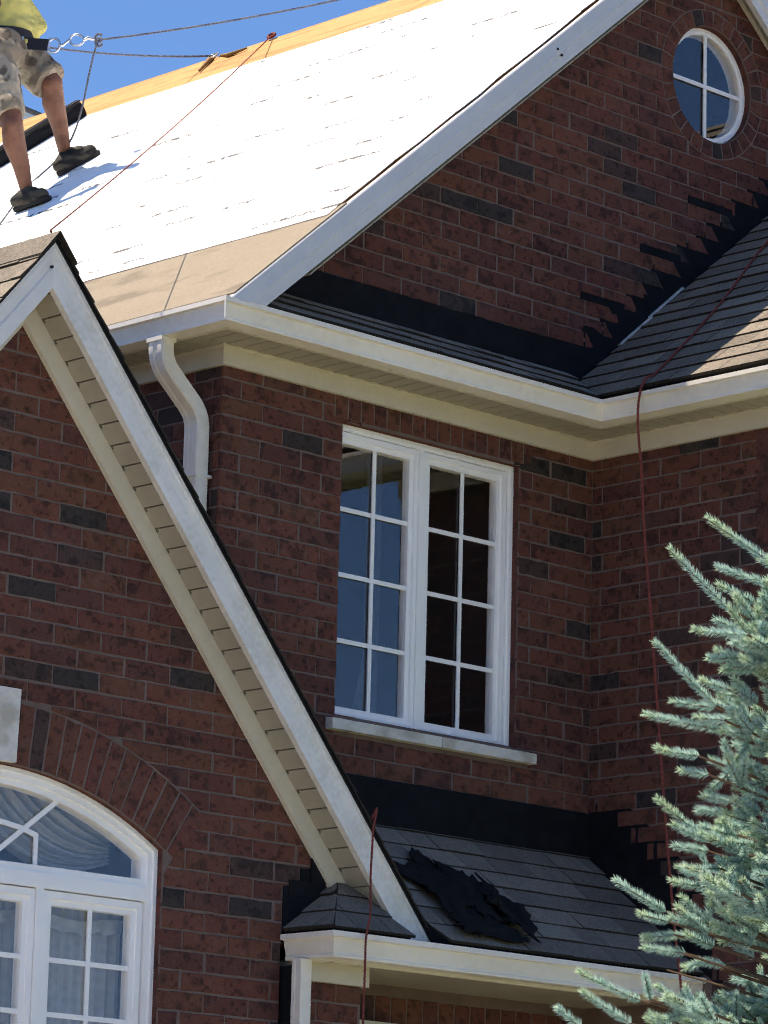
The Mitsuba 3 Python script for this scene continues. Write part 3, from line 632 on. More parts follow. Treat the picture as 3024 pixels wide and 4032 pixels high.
# --- windows ----------------------------------------------------------------------------------
def panes(holder, rects, y):
    for (x0, x1, z0, z1) in rects:
        ms = []
        for yy in (y + .004,):
            ms.append(trimesh.Trimesh([(x0, yy, z0), (x1, yy, z0), (x1, yy, z1), (x0, yy, z1)], [[0, 1, 2], [0, 2, 3]], process=False))
        scene[fastkey('pane', holder)] = mikit.ply(join(ms), 'window_glass')
def bevel_frame(outer, inner, y0, y1, lip=.006):
    """a frame whose face steps back towards the glass"""
    mid = inner.buffer((outer.bounds[2] - outer.bounds[0] - inner.bounds[2] + inner.bounds[0]) / 4, join_style=2)
    return join([wallpoly(outer.difference(mid), y0, y1), wallpoly(mid.difference(inner), y0 + lip, y1)])
def sash(holder, x0, x1, z0, z1, stile, y0, cols, rows, gx, gz, muntin=.022, depth=.06):
    """casement: frame, white bars, one pane for each light"""
    o, i = sbox(x0, z0, x1, z1), sbox(x0 + stile, z0 + gz[0], x1 - stile, z1 - gz[1])
    scene[fastkey('sash', holder)] = mikit.ply(bevel_frame(o, i, y0, y0 + depth, .012), 'vinyl_white')
    a, b, c, d = i.bounds; yg = y0 + .022; xs = [a + (c - a) * k / cols for k in range(cols + 1)]; zs = [b + (d - b) * k / rows for k in range(rows + 1)]
    for k in range(1, cols): scene[fastkey('muntin', holder)] = mikit.ply(bx(xs[k] - muntin / 2, xs[k] + muntin / 2, yg - .004, yg + .004, b, d), 'vinyl_white')
    for k in range(1, rows): scene[fastkey('muntin', holder)] = mikit.ply(bx(a, c, yg - .0032, yg + .0032, zs[k] - muntin / 2, zs[k] + muntin / 2), 'vinyl_white')
    panes(holder, [(xs[k], xs[k + 1], zs[l], zs[l + 1]) for k in range(cols) for l in range(rows)], yg + .006)
    return i
WN = H + '__twin_window'
fo = winB; yf = YB + .052
scene[WN] = mikit.ply(join([bevel_frame(fo, sbox(12.499, 4.600, 13.702, 5.992), yf, yf + .09, .006), bx(13.074, 13.100, yf + .004, yf + .09, 4.600, 5.992)]), 'vinyl_white')
labels[WN] = {'label': 'tall white twin casement window with small panes'}
sash(WN, 12.501, 13.071, 4.603, 5.988, .053, yf + .012, 2, 4, None, (.036, .054))
sash(WN, 13.104, 13.698, 4.603, 5.988, .058, yf + .012, 2, 4, None, (.036, .054))
k = fastkey('sill', WN); scene[k] = mikit.ply(SB(12.43, 13.17), 'limestone'); labels[k] = {'label': 'pale stone window sill with a chipped joint'}
scene[fastkey('sill', WN)] = mikit.ply(SB(13.176, 13.84), 'limestone')
scene[fastkey('sill', WN)] = mikit.ply(bx(13.168, 13.178, YB - .03, YB + .06, 4.508, 4.55), 'frieze_almond')
def room(x0, x1, y0, y1, z0, z1, m):
    b = bx(x0, x1, y0, y1, z0, z1); keep_ = np.abs(b.face_normals[:, 1] + 1) > .5; b.update_faces(keep_); return b
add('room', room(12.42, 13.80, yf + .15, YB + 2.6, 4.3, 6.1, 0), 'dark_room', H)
add('jamb', join([bx(12.42, 12.49, yf + .091, yf + .15, 4.6, 6.0), bx(13.715, 13.80, yf + .091, yf + .15, 4.6, 6.0), bx(13.085, 13.135, yf + .091, yf + .14, 4.62, 5.98)]), 'vinyl_white', H)

WR = H + '__round_window'
scene[WR] = mikit.ply(join([wallpoly(Point(*RC).buffer(RI - .001, 48).difference(Point(*RC).buffer(RI - .020, 48)), YB + .05, YB + .13), wallpoly(Point(*RC).buffer(RI - .020, 48).difference(Point(*RC).buffer(RI - .036, 48)), YB + .056, YB + .13)]), 'vinyl_white', smooth=30)
labels[WR] = {'label': 'round white window with a cross bar high in the upper gable'}
ri = RI - .036
scene[WR + '__muntin'] = mikit.ply(bx(RC[0] - .011, RC[0] + .011, YB + .056, YB + .064, RC[1] - ri, RC[1] + ri), 'vinyl_white')
scene[WR + '__muntin_001'] = mikit.ply(bx(RC[0] - ri, RC[0] + ri, YB + .0565, YB + .0635, RC[1] - .011, RC[1] + .011), 'vinyl_white')
for q in range(4):
    t = np.linspace(q * math.pi / 2, (q + 1) * math.pi / 2, 14); pts = [(RC[0], RC[1])] + [(RC[0] + ri * math.cos(a), RC[1] + ri * math.sin(a)) for a in t]
    ms = [trimesh.Trimesh([(x, yy, z) for x, z in pts], [[0, i, i + 1] for i in range(1, 14)], process=False) for yy in (YB + .070,)]
    scene[fastkey('pane', WR)] = mikit.ply(join(ms), 'window_glass')
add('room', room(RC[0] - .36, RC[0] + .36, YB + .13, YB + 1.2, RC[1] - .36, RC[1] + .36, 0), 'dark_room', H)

# arched window in the foreground gable
WW = H + '__arched_window'
ya = YA + .055
outer = openA.buffer(-.001); inner = openA.buffer(-.045, join_style=2)
zt0, zt1 = 3.517, 3.582
fan_in = inner.intersection(sbox(8, zt1, 12, 5)); fan_glass = fan_in.buffer(-.03, join_style=2)
scene[WW] = mikit.ply(join([wallpoly(outer.difference(openA.buffer(-.02, join_style=2)), ya - .012, ya + .09), wallpoly(openA.buffer(-.02, join_style=2).difference(inner), ya, ya + .09), wallpoly(inner.intersection(sbox(8, zt0, 12, zt1)), ya + .004, ya + .09),
                            wallpoly(fan_in.difference(fan_glass), ya + .014, ya + .08)]), 'vinyl_white', smooth=25)
labels[WW] = {'label': 'white arched window with a fan light over casements'}
mx = [XA - .887, XA - .312, XA - .282, XA + .282, XA + .312, XA + .887]
for a in (1, 3): scene[fastkey('mullion', WW)] = mikit.ply(bx(mx[a] - .004, mx[a + 1] + .004, ya + .006, ya + .09, 1.95, zt0), 'vinyl_white')
for a in (0, 2, 4): sash(WW, mx[a] + .008, mx[a + 1] - .008, 2.0, zt0 - .006, .056, ya + .016, 2, 6, None, (.06, .06))
gy = ya + .03
cut = []
def bar2(x0, z0, x1, z1, w=.022):
    return LineString([(x0, z0), (x1, z1)]).buffer(w / 2, cap_style=2)
def fan_bar(p):
    g = p.intersection(fan_glass)
    if not g.is_empty: scene[fastkey('muntin', WW)] = mikit.ply(wallpoly(g, gy - .004 - .0006 * rnd.random(), gy + .004), 'vinyl_white')
for s in (-1, 1):
    fan_bar(LineString([(XA + s * .275, zt1 - .01), (XA + s * .275, 3.742), (XA + s * .19, 3.765), (XA, 3.79)]).buffer(.011, cap_style=2, join_style=2))
    fan_bar(bar2(XA + s * .0, zt1 + .02, XA + s * .55, 4.03))
ga = np.array(fan_glass.exterior.coords)[:-1]
tr = triang(ga if fan_glass.exterior.is_ccw else ga[::-1]); ga = ga if fan_glass.exterior.is_ccw else ga[::-1]
scene[fastkey('pane', WW)] = mikit.ply(join([trimesh.Trimesh(np.stack([ga[:, 0], np.full(len(ga), yy), ga[:, 1]], 1), tr, process=False) for yy in (gy + .009,)]), 'window_glass')
add('room', room(XA - .95, XA + .95, ya + .30, YA + 3, 1.9, 4.1, 0), 'room_wall', H)
add('jamb', join([bx(XA + .905, XA + .96, ya + .091, ya + .30, 1.9, 3.75), bx(XA - .96, XA - .905, ya + .091, ya + .30, 1.9, 3.75)]), 'room_wall', H)
# curtains behind it
def sheet_mesh(fn, nu, nv):
    u, v = np.meshgrid(np.linspace(0, 1, nu), np.linspace(0, 1, nv)); P = fn(u.ravel(), v.ravel())
    i, j = np.meshgrid(np.arange(nu - 1), np.arange(nv - 1)); q = (j * nu + i).ravel(); F = np.vstack([np.stack([q, q + 1, q + nu + 1], 1), np.stack([q, q + nu + 1, q + nu], 1)])
    return trimesh.Trimesh(P, F, process=False)
def swag(s):
    def f(u, v):
        a = np.stack([.42 - .50 * v, 3.985 + .03 * v], 1); c = np.stack([.60 - .33 * v, 3.90 - .42 * v], 1); d = np.stack([.80 + 0 * v, 3.79 - .11 * v], 1)
        w = u[:, None]; q = (1 - w) ** 2 * a + 2 * w * (1 - w) * c + w * w * d
        y = ya + .17 + .030 * np.sin(v * 2 * np.pi * 7 + 1.2 * np.sin(u * 2.5)) * (1 - .72 * u ** 2) + .012 * np.sin(v * 2 * np.pi * 17 + u * 3)
        return np.stack([XA + s * q[:, 0], y, q[:, 1]], 1)
    return f
def flat_folds(x0, x1, z0, z1, y, per, amp, seed):
    def f(u, v):
        x = x0 + (x1 - x0) * u; w = meshkit.noise(np.stack([x * 9, v * .6, u * 0 + seed], 1)) * 3
        return np.stack([x, y + amp * np.sin(x * per + w) + amp * .4 * np.sin(x * per * 2.3 + 1), z0 + (z1 - z0) * v], 1)
    return f
for s, side in ((1, 'right'), (-1, 'left')):
    k = add('swag_curtain', sheet_mesh(swag(s), 60, 90), 'sheer', smooth=True)
    tag(k, f'white swag curtain gathered to the {side} in the arched fan light', 'curtain')
k = add('sheer_curtain', sheet_mesh(flat_folds(XA - .92, XA + .92, 1.95, 3.47, ya + .2, 95, .012, 1), 400, 6), 'sheer', smooth=True)
tag(k, 'pleated sheer curtain hanging behind the casements of the arched window', 'curtain')
def ruf(u, v):
    x = XA - .9 + 1.8 * u; return np.stack([x, ya + .165 + .014 * np.sin(x * 60) * v, 3.43 - .06 * v - .012 * np.sin(x * 13) + .008 * np.sin(x * 47) * v], 1)
k = add('curtain_valance', sheet_mesh(ruf, 300, 8), 'sheer', smooth=True); tag(k, 'narrow ruffled white valance above the pleated sheer curtain', 'curtain')
def side_curtain(u, v):
    x = 13.045 - (.10 + .10 * np.clip(.35 - v, 0, 1) / .35 * 1.1) * u; return np.stack([x, yf + .24 + .014 * np.sin(u * 22), 4.45 + 1.6 * v], 1)
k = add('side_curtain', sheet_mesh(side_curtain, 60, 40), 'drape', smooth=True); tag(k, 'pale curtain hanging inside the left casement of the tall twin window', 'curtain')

# ------------------------------------------------------------------ house behind the ridge
NH = thing('neighbour_house', 'distant grey gabled house with white trim just showing behind the roof ridge', 'house')
rr_, ff_ = unit(V(.713, -.7006, 0)), unit(V(.6970, .7171, 0))
base = V(31.55, 34.4, 0)
def nl(a, f, z): return base + rr_ * a + ff_ * f + V(0, 0, z)
def nquad(pts, t):
    P = np.array(pts); n = unit(np.cross(P[1] - P[0], P[2] - P[0])); v = np.vstack([P, P - n * t]); k = len(P)
    f = [[0, i, i + 1] for i in range(1, k - 1)] + [[k, k + i + 1, k + i] for i in range(1, k - 1)] + [[i, k + i, k + (i + 1) % k] for i in range(k)] + [[i, k + (i + 1) % k, (i + 1) % k] for i in range(k)]
    m = trimesh.Trimesh(v, f, process=False); m.fix_normals(); return m
zr, ap, fd = 17.25, -5.5, -2.05
add('wall', nquad([nl(-12, fd + .4, 0), nl(.6, fd + .4, 0), nl(.6, fd + .4, zr - 2.65), nl(ap, fd + .4, zr - .2), nl(-12, fd + .4, zr - 2.8)], 10), 'far_wall', NH)
add('roof', nquad([nl(ap, fd, zr), nl(1.2, fd, zr - 2.68), nl(1.2, fd + 10, zr - 2.68), nl(ap, fd + 10, zr)], .07), 'far_roof', NH)
add('roof', nquad([nl(ap, fd, zr), nl(ap, fd + 10, zr), nl(-12.2, fd + 10, zr - 2.68), nl(-12.2, fd, zr - 2.68)], .07), 'far_roof', NH)
add('fascia', nquad([nl(ap, fd + .03, zr - .08), nl(1.2, fd + .03, zr - 2.76), nl(1.2, fd + .03, zr - 2.90), nl(ap, fd + .03, zr - .22)], .06), 'vinyl_white', NH)
add('fascia', nquad([nl(ap, fd + .03, zr - .08), nl(ap, fd + .03, zr - .22), nl(-12.2, fd + .03, zr - 2.90), nl(-12.2, fd + .03, zr - 2.76)], .06), 'vinyl_white', NH)

# ------------------------------------------------------------------ roofer
MAN = thing('person', 'roofer in yellow shirt, camouflage shorts and a safety harness climbing the steep white roof', 'person')
J = dict(waist=V(13.25, 16.90, 9.06), pelv=V(13.22, 16.86, 8.95), chest=V(13.17, 16.93, 9.36), neck=V(13.15, 16.93, 9.60), head=V(13.16, 16.88, 9.78),
         hipR=V(13.37, 16.90, 8.96), kneeR=V(13.447, 16.70, 8.775), ankR=V(13.70, 16.865, 8.455), hipL=V(13.075, 16.77, 8.87), kneeL=V(13.092, 16.60, 8.415), ankL=V(13.288, 16.69, 8.095),
         shR=V(13.30, 16.81, 9.52), shL=V(13.02, 17.05, 9.50), elR=V(13.24, 16.62, 9.42), elL=V(12.88, 16.90, 9.34), wrR=V(13.16, 16.50, 9.60), wrL=V(12.95, 16.68, 9.44))
def lerp(a, b, t): return a + (b - a) * t
def calf(k, a):
    out = unit(V(-.5, .6, 0)); d = J[a] - J[k]
    return [[(J[k], .062), (lerp(J[k], J[a], .28) + out * .012, .066)], [(lerp(J[k], J[a], .28) + out * .012, .066), (lerp(J[k], J[a], .62), .05)], [(lerp(J[k], J[a], .62), .05), (J[a], .036)]]
def hand(w, el):
    d = unit(w - el); s = unit(np.cross(d, V(.3, .2, .93))); q = np.cross(s, d); out = [[(w, .027), (w + d * .03 + s * .022, .018), (w + d * .03 - s * .022, .018), (w + d * .085 + s * .03, .014), (w + d * .085 - s * .03, .014)]]
    for i, L in enumerate((.066, .076, .072, .056)):
        p0 = w + d * .088 + s * (.03 - .02 * i); p1 = p0 + unit(d - q * .3) * L * .5; p2 = p1 + unit(d * .6 - q) * L * .5
        out += [[(p0, .0095), (p1, .009)], [(p1, .009), (p2, .0075)]]
    t0 = w + d * .03 + s * .03; t1 = t0 + unit(d * .6 + s - q * .3) * .045; out += [[(t0, .013), (t1, .0105)], [(t1, .0105), (t1 + unit(d - q * .5) * .03, .008)]]
    return out
hd = J['head']; fw = unit(V(.5, -.8, -.15)); sd = unit(np.cross(fw, W))
bones = calf('kneeR', 'ankR') + calf('kneeL', 'ankL') + [[(J['hipR'], .09), (J['kneeR'], .064)], [(J['hipL'], .09), (J['kneeL'], .064)], [(J['pelv'], .13), (J['waist'], .125)], [(J['waist'], .125), (J['chest'], .15)],
         [(J['chest'] + (J['shR'] - J['chest']) * .5, .10), (J['shL'] * .5 + J['chest'] * .5, .10), (J['neck'] - V(0, 0, .06), .08)], [(J['neck'] - V(0, 0, .07), .062), (J['neck'] + V(0, 0, .07), .055)],
         [(hd, .085), (hd + V(0, 0, .045) - fw * .015, .088), (hd + fw * .035 - V(0, 0, .055), .055)], [(hd + fw * .085, .012), (hd + fw * .108 - V(0, 0, .03), .014)],
         [(hd + sd * .085, .018), (hd + sd * .092 - V(0, 0, .03), .013)], [(hd - sd * .085, .018), (hd - sd * .092 - V(0, 0, .03), .013)],
         [(J['shR'], .06), (J['elR'], .042)], [(J['elR'], .042), (J['wrR'], .028)], [(J['shL'], .06), (J['elL'], .042)], [(J['elL'], .042), (J['wrL'], .028)]] + hand(J['wrR'], J['elR']) + hand(J['wrL'], J['elL'])
add('body', blob(bones, .014, 8), 'skin', MAN, smooth=True)
add('hair', blob([[(hd + V(0, 0, .055) - fw * .02, .094), (hd + V(0, 0, .02) - fw * .045, .085)]], .02, 4), 'hair_dark', MAN, smooth=True)
for s in (-1, 1): add('eye', trimesh.creation.icosphere(2, .012).apply_translation(hd + fw * .082 + sd * s * .032 + V(0, 0, .012)), 'vinyl_white', MAN, smooth=True)
def trouser(hip, knee, r0, r1, t1):
    k = lerp(J[hip], J[knee], t1); d = unit(J[knee] - J[hip]); return m3.Manifold.hull_points(np.vstack([np.asarray(c) + r * trimesh.creation.icosphere(2).vertices for c, r in ((J[hip], r0), (lerp(J[hip], J[knee], .5), (r0 + r1) / 2 + .006), (k, r1))]).astype(np.float32)).trim_by_plane((-d).tolist(), float(-d @ (k - d * .012)))
ico2 = trimesh.creation.icosphere(2).vertices
pel = m3.Manifold.hull_points(np.vstack([c + r * ico2 for c, r in ((J['waist'] - V(0, 0, .02), .142), (J['pelv'], .15), (J['hipR'] + V(0, 0, .0), .115), (J['hipL'], .12))]).astype(np.float32)).trim_by_plane((0, 0, -1), -float(J['waist'][2] - .015))
sh = m3.Manifold.batch_boolean([pel, trouser('hipR', 'kneeR', .118, .108, .98), trouser('hipL', 'kneeL', .112, .088, .90)], m3.OpType.Add).refine_to_length(.02).to_mesh()
shm = trimesh.Trimesh(np.array(sh.vert_properties[:, :3], float), np.array(sh.tri_verts), process=True); smooth(shm, 4); wobble(shm, .016, 11, 4)
add('shorts', shm, 'shorts_camo', MAN, smooth=50)
shirt = blob([[(J['waist'] + V(.035, -.03, .035), .152), (J['waist'] + V(-.02, .02, .2), .16)], [(J['waist'] + V(-.02, .02, .2), .16), (J['chest'], .168)], [(J['chest'], .165), (J['neck'] - V(0, 0, .09), .10), (J['shR'], .075), (J['shL'], .075)], [(J['shR'], .078), (lerp(J['shR'], J['elR'], .7), .07)], [(J['shL'], .078), (lerp(J['shL'], J['elL'], .7), .07)],
              [(J['waist'] + V(.13, -.13, .06), .05), (J['waist'] + V(.06, -.05, .14), .10), (J['waist'] + V(.03, -.02, .05), .12)], [(J['waist'] + V(.02, -.15, -.07), .035), (J['waist'] + V(.0, -.1, 0), .06)]], .02, 4)
add('shirt', wobble(shirt, .014, 12, 7), 'shirt_yellow', MAN, smooth=50)
def ringband(c, r, w, th, nrm=V(0, 0, 1), n=40, sq=1.0):
    a = unit(np.cross(nrm, V(.3, .9, .1))); b = np.cross(nrm, a); t = np.linspace(0, 2 * np.pi, n, endpoint=False); v, f = [], []
    for rr, h in ((r, -w / 2), (r + th, -w / 2), (r + th, w / 2), (r, w / 2)): v.append(c + rr * (np.cos(t)[:, None] * a + np.sin(t)[:, None] * b) + nrm * h)
    for k in range(4):
        for i in range(n):
            p, q, s, u_ = k * n + i, k * n + (i + 1) % n, ((k + 1) % 4) * n + i, ((k + 1) % 4) * n + (i + 1) % n; f += [[p, q, u_], [p, u_, s]]
    return trimesh.Trimesh(np.vstack(v), f, process=False)
HB = add('harness', ringband(J['waist'] + V(-.012, -.012, -.030), .163, .055, .012), 'webbing_black', MAN, smooth=40, label='black harness belt with a steel ring')
st0, st1 = V(13.30, 16.70, 8.972), V(13.345, 16.622, 8.965)
dS = unit(st1 - V(13.235, 16.77, 8.985)); upS = unit(W - dS * (W @ dS)); nS = np.cross(dS, upS)
add('strap', extr([(-.034, -.006), (.034, -.006), (.034, .006), (-.034, .006)], V(13.235, 16.77, 8.985), upS, nS, dS, (dS, V(13.235, 16.77, 8.985)), (dS, st1)), 'webbing_black', HB)
add('buckle', extr([(-.02, -.009), (.02, -.009), (.02, .009), (-.02, .009)], V(13.19, 16.77, 8.995), upS, nS, dS, (dS, V(13.17, 16.76, 8.995)), (dS, V(13.255, 16.73, 8.985))), 'steel', HB)
def loop(c, a, b, r, n=28):
    t = np.linspace(0, 2 * np.pi, n); return tube(c + np.cos(t)[:, None] * a + np.sin(t)[:, None] * b, r, 6)
add('d_ring', join([loop(st1 + dS * .034, dS * .036, upS * .042, .0065), tube([st1 - upS * .045 + dS * .004, st1 + upS * .045 + dS * .004], .006, 6)]), 'steel', HB, smooth=True)
def shoe(heel, toe, ank, lift):
    d = unit(toe - heel); L = np.linalg.norm(toe - heel) + .05; upn = unit(lift - d * (lift @ d)); s = np.cross(d, upn); h = heel
    P = lambda a, b, c=0: h + d * a + upn * b + s * c
    up_ = blob([[(P(.0, .045), .042), (P(.085, .04, .006), .044)], [(P(.085, .04), .044), (P(L - .06, .03), .042), (P(L - .075, .028, .016), .034)], [(P(.012, .045), .044), (P(.10, .045), .046), (ank - upn * .028, .049)], [(ank - upn * .028, .048), (P(.14, .05), .044)]], .012, 6)
    up_ = wobble(up_, .003, 40, 2)
    so = blob([[(P(-.005, .006), .036), (P(.1, .006), .036)], [(P(.1, .006), .036), (P(L - .05, .008), .044)]], .012, 4); v = np.array(so.vertices) - h
    b = v @ upn; so.vertices = so.vertices - np.outer(b - np.clip(b, -.012, .016), upn)
    return up_, so, P
nroof = unit(V(-SR, 0, 1))
for heel, toe, ank, lift in ((V(13.283, 16.735, 7.986), V(13.300, 16.535, 8.002), J['ankL'], unit(V(-.45, .05, 1))), (V(13.684, 16.85, 8.325), V(13.815, 16.735, 8.435), J['ankR'], unit(V(-.65, .0, 1)))):
    u_, s_, P = shoe(heel, toe, ank, lift)
    k = add('shoe', u_, 'shoe_upper', MAN, smooth=50, label='black and tan work shoe'); add('sole', s_, 'shoe_sole', k, smooth=40)

# ------------------------------------------------------------------ lifelines
G = V(13.544, 16.41, 9.0)                                  # rope grab
a1 = V(XR - .01, 14.65, ZR + .03)
LL = thing('lifeline', 'grey-blue lifeline from the ridge through a knot beside the roofer and down behind the legs', 'rope')
t = np.linspace(0, 1, 30)[:, None]
up_line = a1 * (1 - t) + G * t - np.array([0, 0, .05]) * (4 * t * (1 - t))
on = lambda x, y, h=.012: V(x, y, roofB(x) + h * 1.31)
low = curve([G, V(13.63, 16.62, 8.72), V(13.70, 16.86, 8.47), on(13.735, 17.17), on(13.60, 17.08), on(13.42, 16.955), on(13.16, 16.757), on(12.7, 16.45), on(12.45, 16.2)], 60)
add('strand', rope(up_line, .0066), 'rope_blue', LL, smooth=60); add('strand', rope(low, .0064), 'rope_blue', LL, smooth=60)
kn = [G + V(.0, .0, .0) + .017 * V(math.cos(a) * .7, -math.cos(a) * .7, math.sin(a)) + V(.010, .010, -.012) * (a - 6) / 4 for a in np.linspace(0, 13, 50)]
add('knot', tube(kn, .008, 6), 'rope_blue', LL, smooth=True)
CB = thing('carabiner', 'steel carabiner and link joining the harness ring to the knotted lifeline', 'carabiner')
c0 = V(13.455, 16.497, 8.996); c1 = V(13.498, 16.451, 9.008)
add('hook', tube([st1 + dS * .060, st1 + dS * .085 + W * .004, c0 - dS * .042], [.007, .009, .007], 8), 'steel', CB, smooth=True)
add('ring', loop(c0, dS * .042, upS * .034, .006), 'steel', CB, smooth=True)
add('gate', tube([c0 + dS * .04, c1, G], [.008, .011, .008], 8), 'steel', CB, smooth=True)
L2 = thing('anchor_line', 'slack grey-blue line running level from behind the roofer to the orange ridge strap', 'rope')
A2 = V(XR - .03, 17.03, ZR + .02 - .02)
add('strand', rope(np.array([V(13.38, 16.76, 9.0) * (1 - s) + A2 * s - np.array([0, 0, .025]) * (4 * s * (1 - s)) for s in np.linspace(0, 1, 24)]), .0068), 'rope_blue', L2, smooth=60)
RAK = thing('ridge_anchor', 'orange webbing anchor strap nailed over the bare ridge boards', 'anchor')
rs = lambda x, y, h=.01: V(x, y, roofB(x) + h)
add('strap', join([tube([rs(14.985, 17.03), rs(14.90, 16.98, .03), rs(14.78, 16.93, .02)], [.010, .016, .008], 6), tube([rs(14.97, 16.95), rs(14.90, 16.80, .02), rs(14.92, 16.66, .02)], [.008, .014, .006], 6)]), 'webbing_orange', RAK, smooth=True)
add('ring', loop(rs(14.95, 17.0, .03), V(.03, 0, .026), V(0, .035, 0), .006), 'steel', RAK, smooth=True)
RR = thing('red_rope', 'long red rope from the stripped ridge over the foreground gable peak and down its fascia', 'rope')
p0 = rs(14.975, 16.50, .03); pk = V(XA, OVA + .03, ZA + .04)
A = np.array([p0 * (1 - s) + pk * s - np.array([0, 0, .03]) * (4 * s * (1 - s)) for s in np.linspace(0, 1, 60)])
Bp = curve([pk, V(10.4, OVA + .14, roofA(10.4) + .045), V(11.2, OVA + .22, roofA(11.2) + .04), V(11.9, OVA + .20, roofA(11.9) + .03), V(12.13, OVA + .05, roofA(12.13) + .022)], 60)
Bp = np.vstack([Bp, resample([V(12.13, OVA + .05, roofA(12.13) + .022), V(12.118, OVA - .035, 4.035), V(12.085, 12.455, 3.93), V(12.043, 12.42, 3.729), V(11.975, 12.345, 3.52), V(11.945, 12.335, 3.44), V(11.925, 12.32, 3.40), V(11.916, 12.31, 3.295), V(11.908, 12.305, 3.08), V(11.89, 12.29, 1.2)], .03)[1:]])
add('strand', rope(A, .0040), 'rope_red', RR, smooth=60); add('strand', rope(Bp, .0056), 'rope_red', RR, smooth=60)
add('knot', tube([p0 + .03 * V(.3 * math.cos(a), math.sin(a), .5 * math.cos(a)) for a in np.linspace(0, 9, 36)], .009, 6), 'rope_red', RR, smooth=True)
R2 = thing('red_rope', 'red rope lying on the wing roof and hanging over its gutter behind the spruce', 'rope')
rc = lambda x, y: V(x, y, roofC(x) + .022)
pts = [rc(16.0, 13.02), rc(15.14, 12.79), rc(14.88, 12.694), rc(14.649, 12.615), rc(14.369, 12.55), rc(14.145, 12.513), rc(14.0, 12.495), V(13.895, 12.484, 6.35), V(13.882, 12.484, 6.30), V(13.880, 12.490, 6.195), V(13.88, 12.466, 5.966), V(13.88, 12.447, 5.716), V(13.88, 12.395, 5.237), V(13.88, 12.352, 4.829), V(13.88, 12.309, 4.419), V(13.88, 12.25, 3.90), V(13.875, 12.205, 3.60), V(13.87, 12.17, 3.40), V(13.86, 12.16, 2.6), V(13.85, 12.15, 1.0)]
q = np.vstack([resample(pts[:7], .06), curve(pts[6:], 120)[1:]])
add('strand', rope(q, .0068), 'rope_red', R2, smooth=60)

# ------------------------------------------------------------------ black roll on the white roof, torn membrane on the low roof
rl0, rl1 = V(13.9, 18.2, roofB(13.9) + .075), V(14.62, 17.86, roofB(14.62) + .075)
roll = tube(np.array([lerp(rl0, rl1, s) for s in np.linspace(-.6, 1, 40)]), .062, 20); wobble(roll, .004, 9, 3)
BRL = thing('membrane_roll', 'black roll of roofing membrane lying across the white sheet behind the roofer', 'roll')
add('roll', roll, 'black_felt', BRL, smooth=40)
add('loose_edge', extr([(-.004, 0), (.004, 0), (.004, .012), (-.004, .012)], lerp(rl0, rl1, -.6) + V(-.045, -.05, .03), V(0, 1, 0), W, unit(rl1 - rl0), (unit(rl1 - rl0), lerp(rl0, rl1, -.6)), (unit(rl1 - rl0), rl1)), 'webbing_black', BRL)
def crumple(c, w, h, seed, lift, rot, ends):
    O, u, s, n = frP; g = 34; uu, vv_ = np.meshgrid(np.linspace(-1, 1, g), np.linspace(-1, 1, g)); P = np.stack([uu.ravel(), vv_.ravel(), uu.ravel() * 0], 1)
    hgt = meshkit.fbm(P * 1.7 + seed, 4, seed); rid = np.abs(meshkit.fbm(P * 1.1 + 5 + seed, 3, seed + 3) - .5) * 2
    edge = np.maximum(np.abs(P[:, 0]), np.abs(P[:, 1])); rag = meshkit.fbm(P * 4.3 + 9, 4, seed + 7) - .5
    P2 = P[:, :2] * (1 + .95 * rag[:, None] * edge[:, None] ** 2); ca_, sa_ = math.cos(rot), math.sin(rot)
    a = (P2[:, 0] * ca_ - P2[:, 1] * sa_) * w; b = (P2[:, 0] * sa_ + P2[:, 1] * ca_) * h
    z = .012 + lift * (hgt * .9 + rid * .7) * np.clip(1.25 - .5 * edge, 0, 1)
    v = c + a[:, None] * u + b[:, None] * s + z[:, None] * n
    i, j = np.meshgrid(np.arange(g - 1), np.arange(g - 1)); q = (j * g + i).ravel(); F = np.vstack([np.stack([q, q + 1, q + g + 1], 1), np.stack([q, q + g + 1, q + g], 1)])
    return trimesh.Trimesh(np.vstack([v, v - n * .004]), np.vstack([F, F[:, ::-1] + g * g]), process=False)
onp = lambda x, y: V(x, y, lowz(y))
for (x, y, w, h, seed, lift, rot), lab in zip([(12.76, 12.68, .15, .27, 2, .06, .38), (12.95, 12.67, .13, .20, 8, .08, -.3), (13.09, 12.60, .10, .17, 5, .09, -.75), (12.84, 12.47, .22, .08, 14, .05, .05)],
        ['tall torn sheet of black roofing felt against the foreground fascia', 'crumpled black felt scrap in the middle of the torn heap', 'drooping black felt scrap at the right end of the torn heap', 'flattened black felt scrap lying along the porch gutter']):
    k = add('torn_felt', crumple(onp(x, y), w, h, seed, lift, rot, 0), 'felt_scrap', smooth=25); tag(k, lab, 'roofing felt', 'torn felt on the low roof')

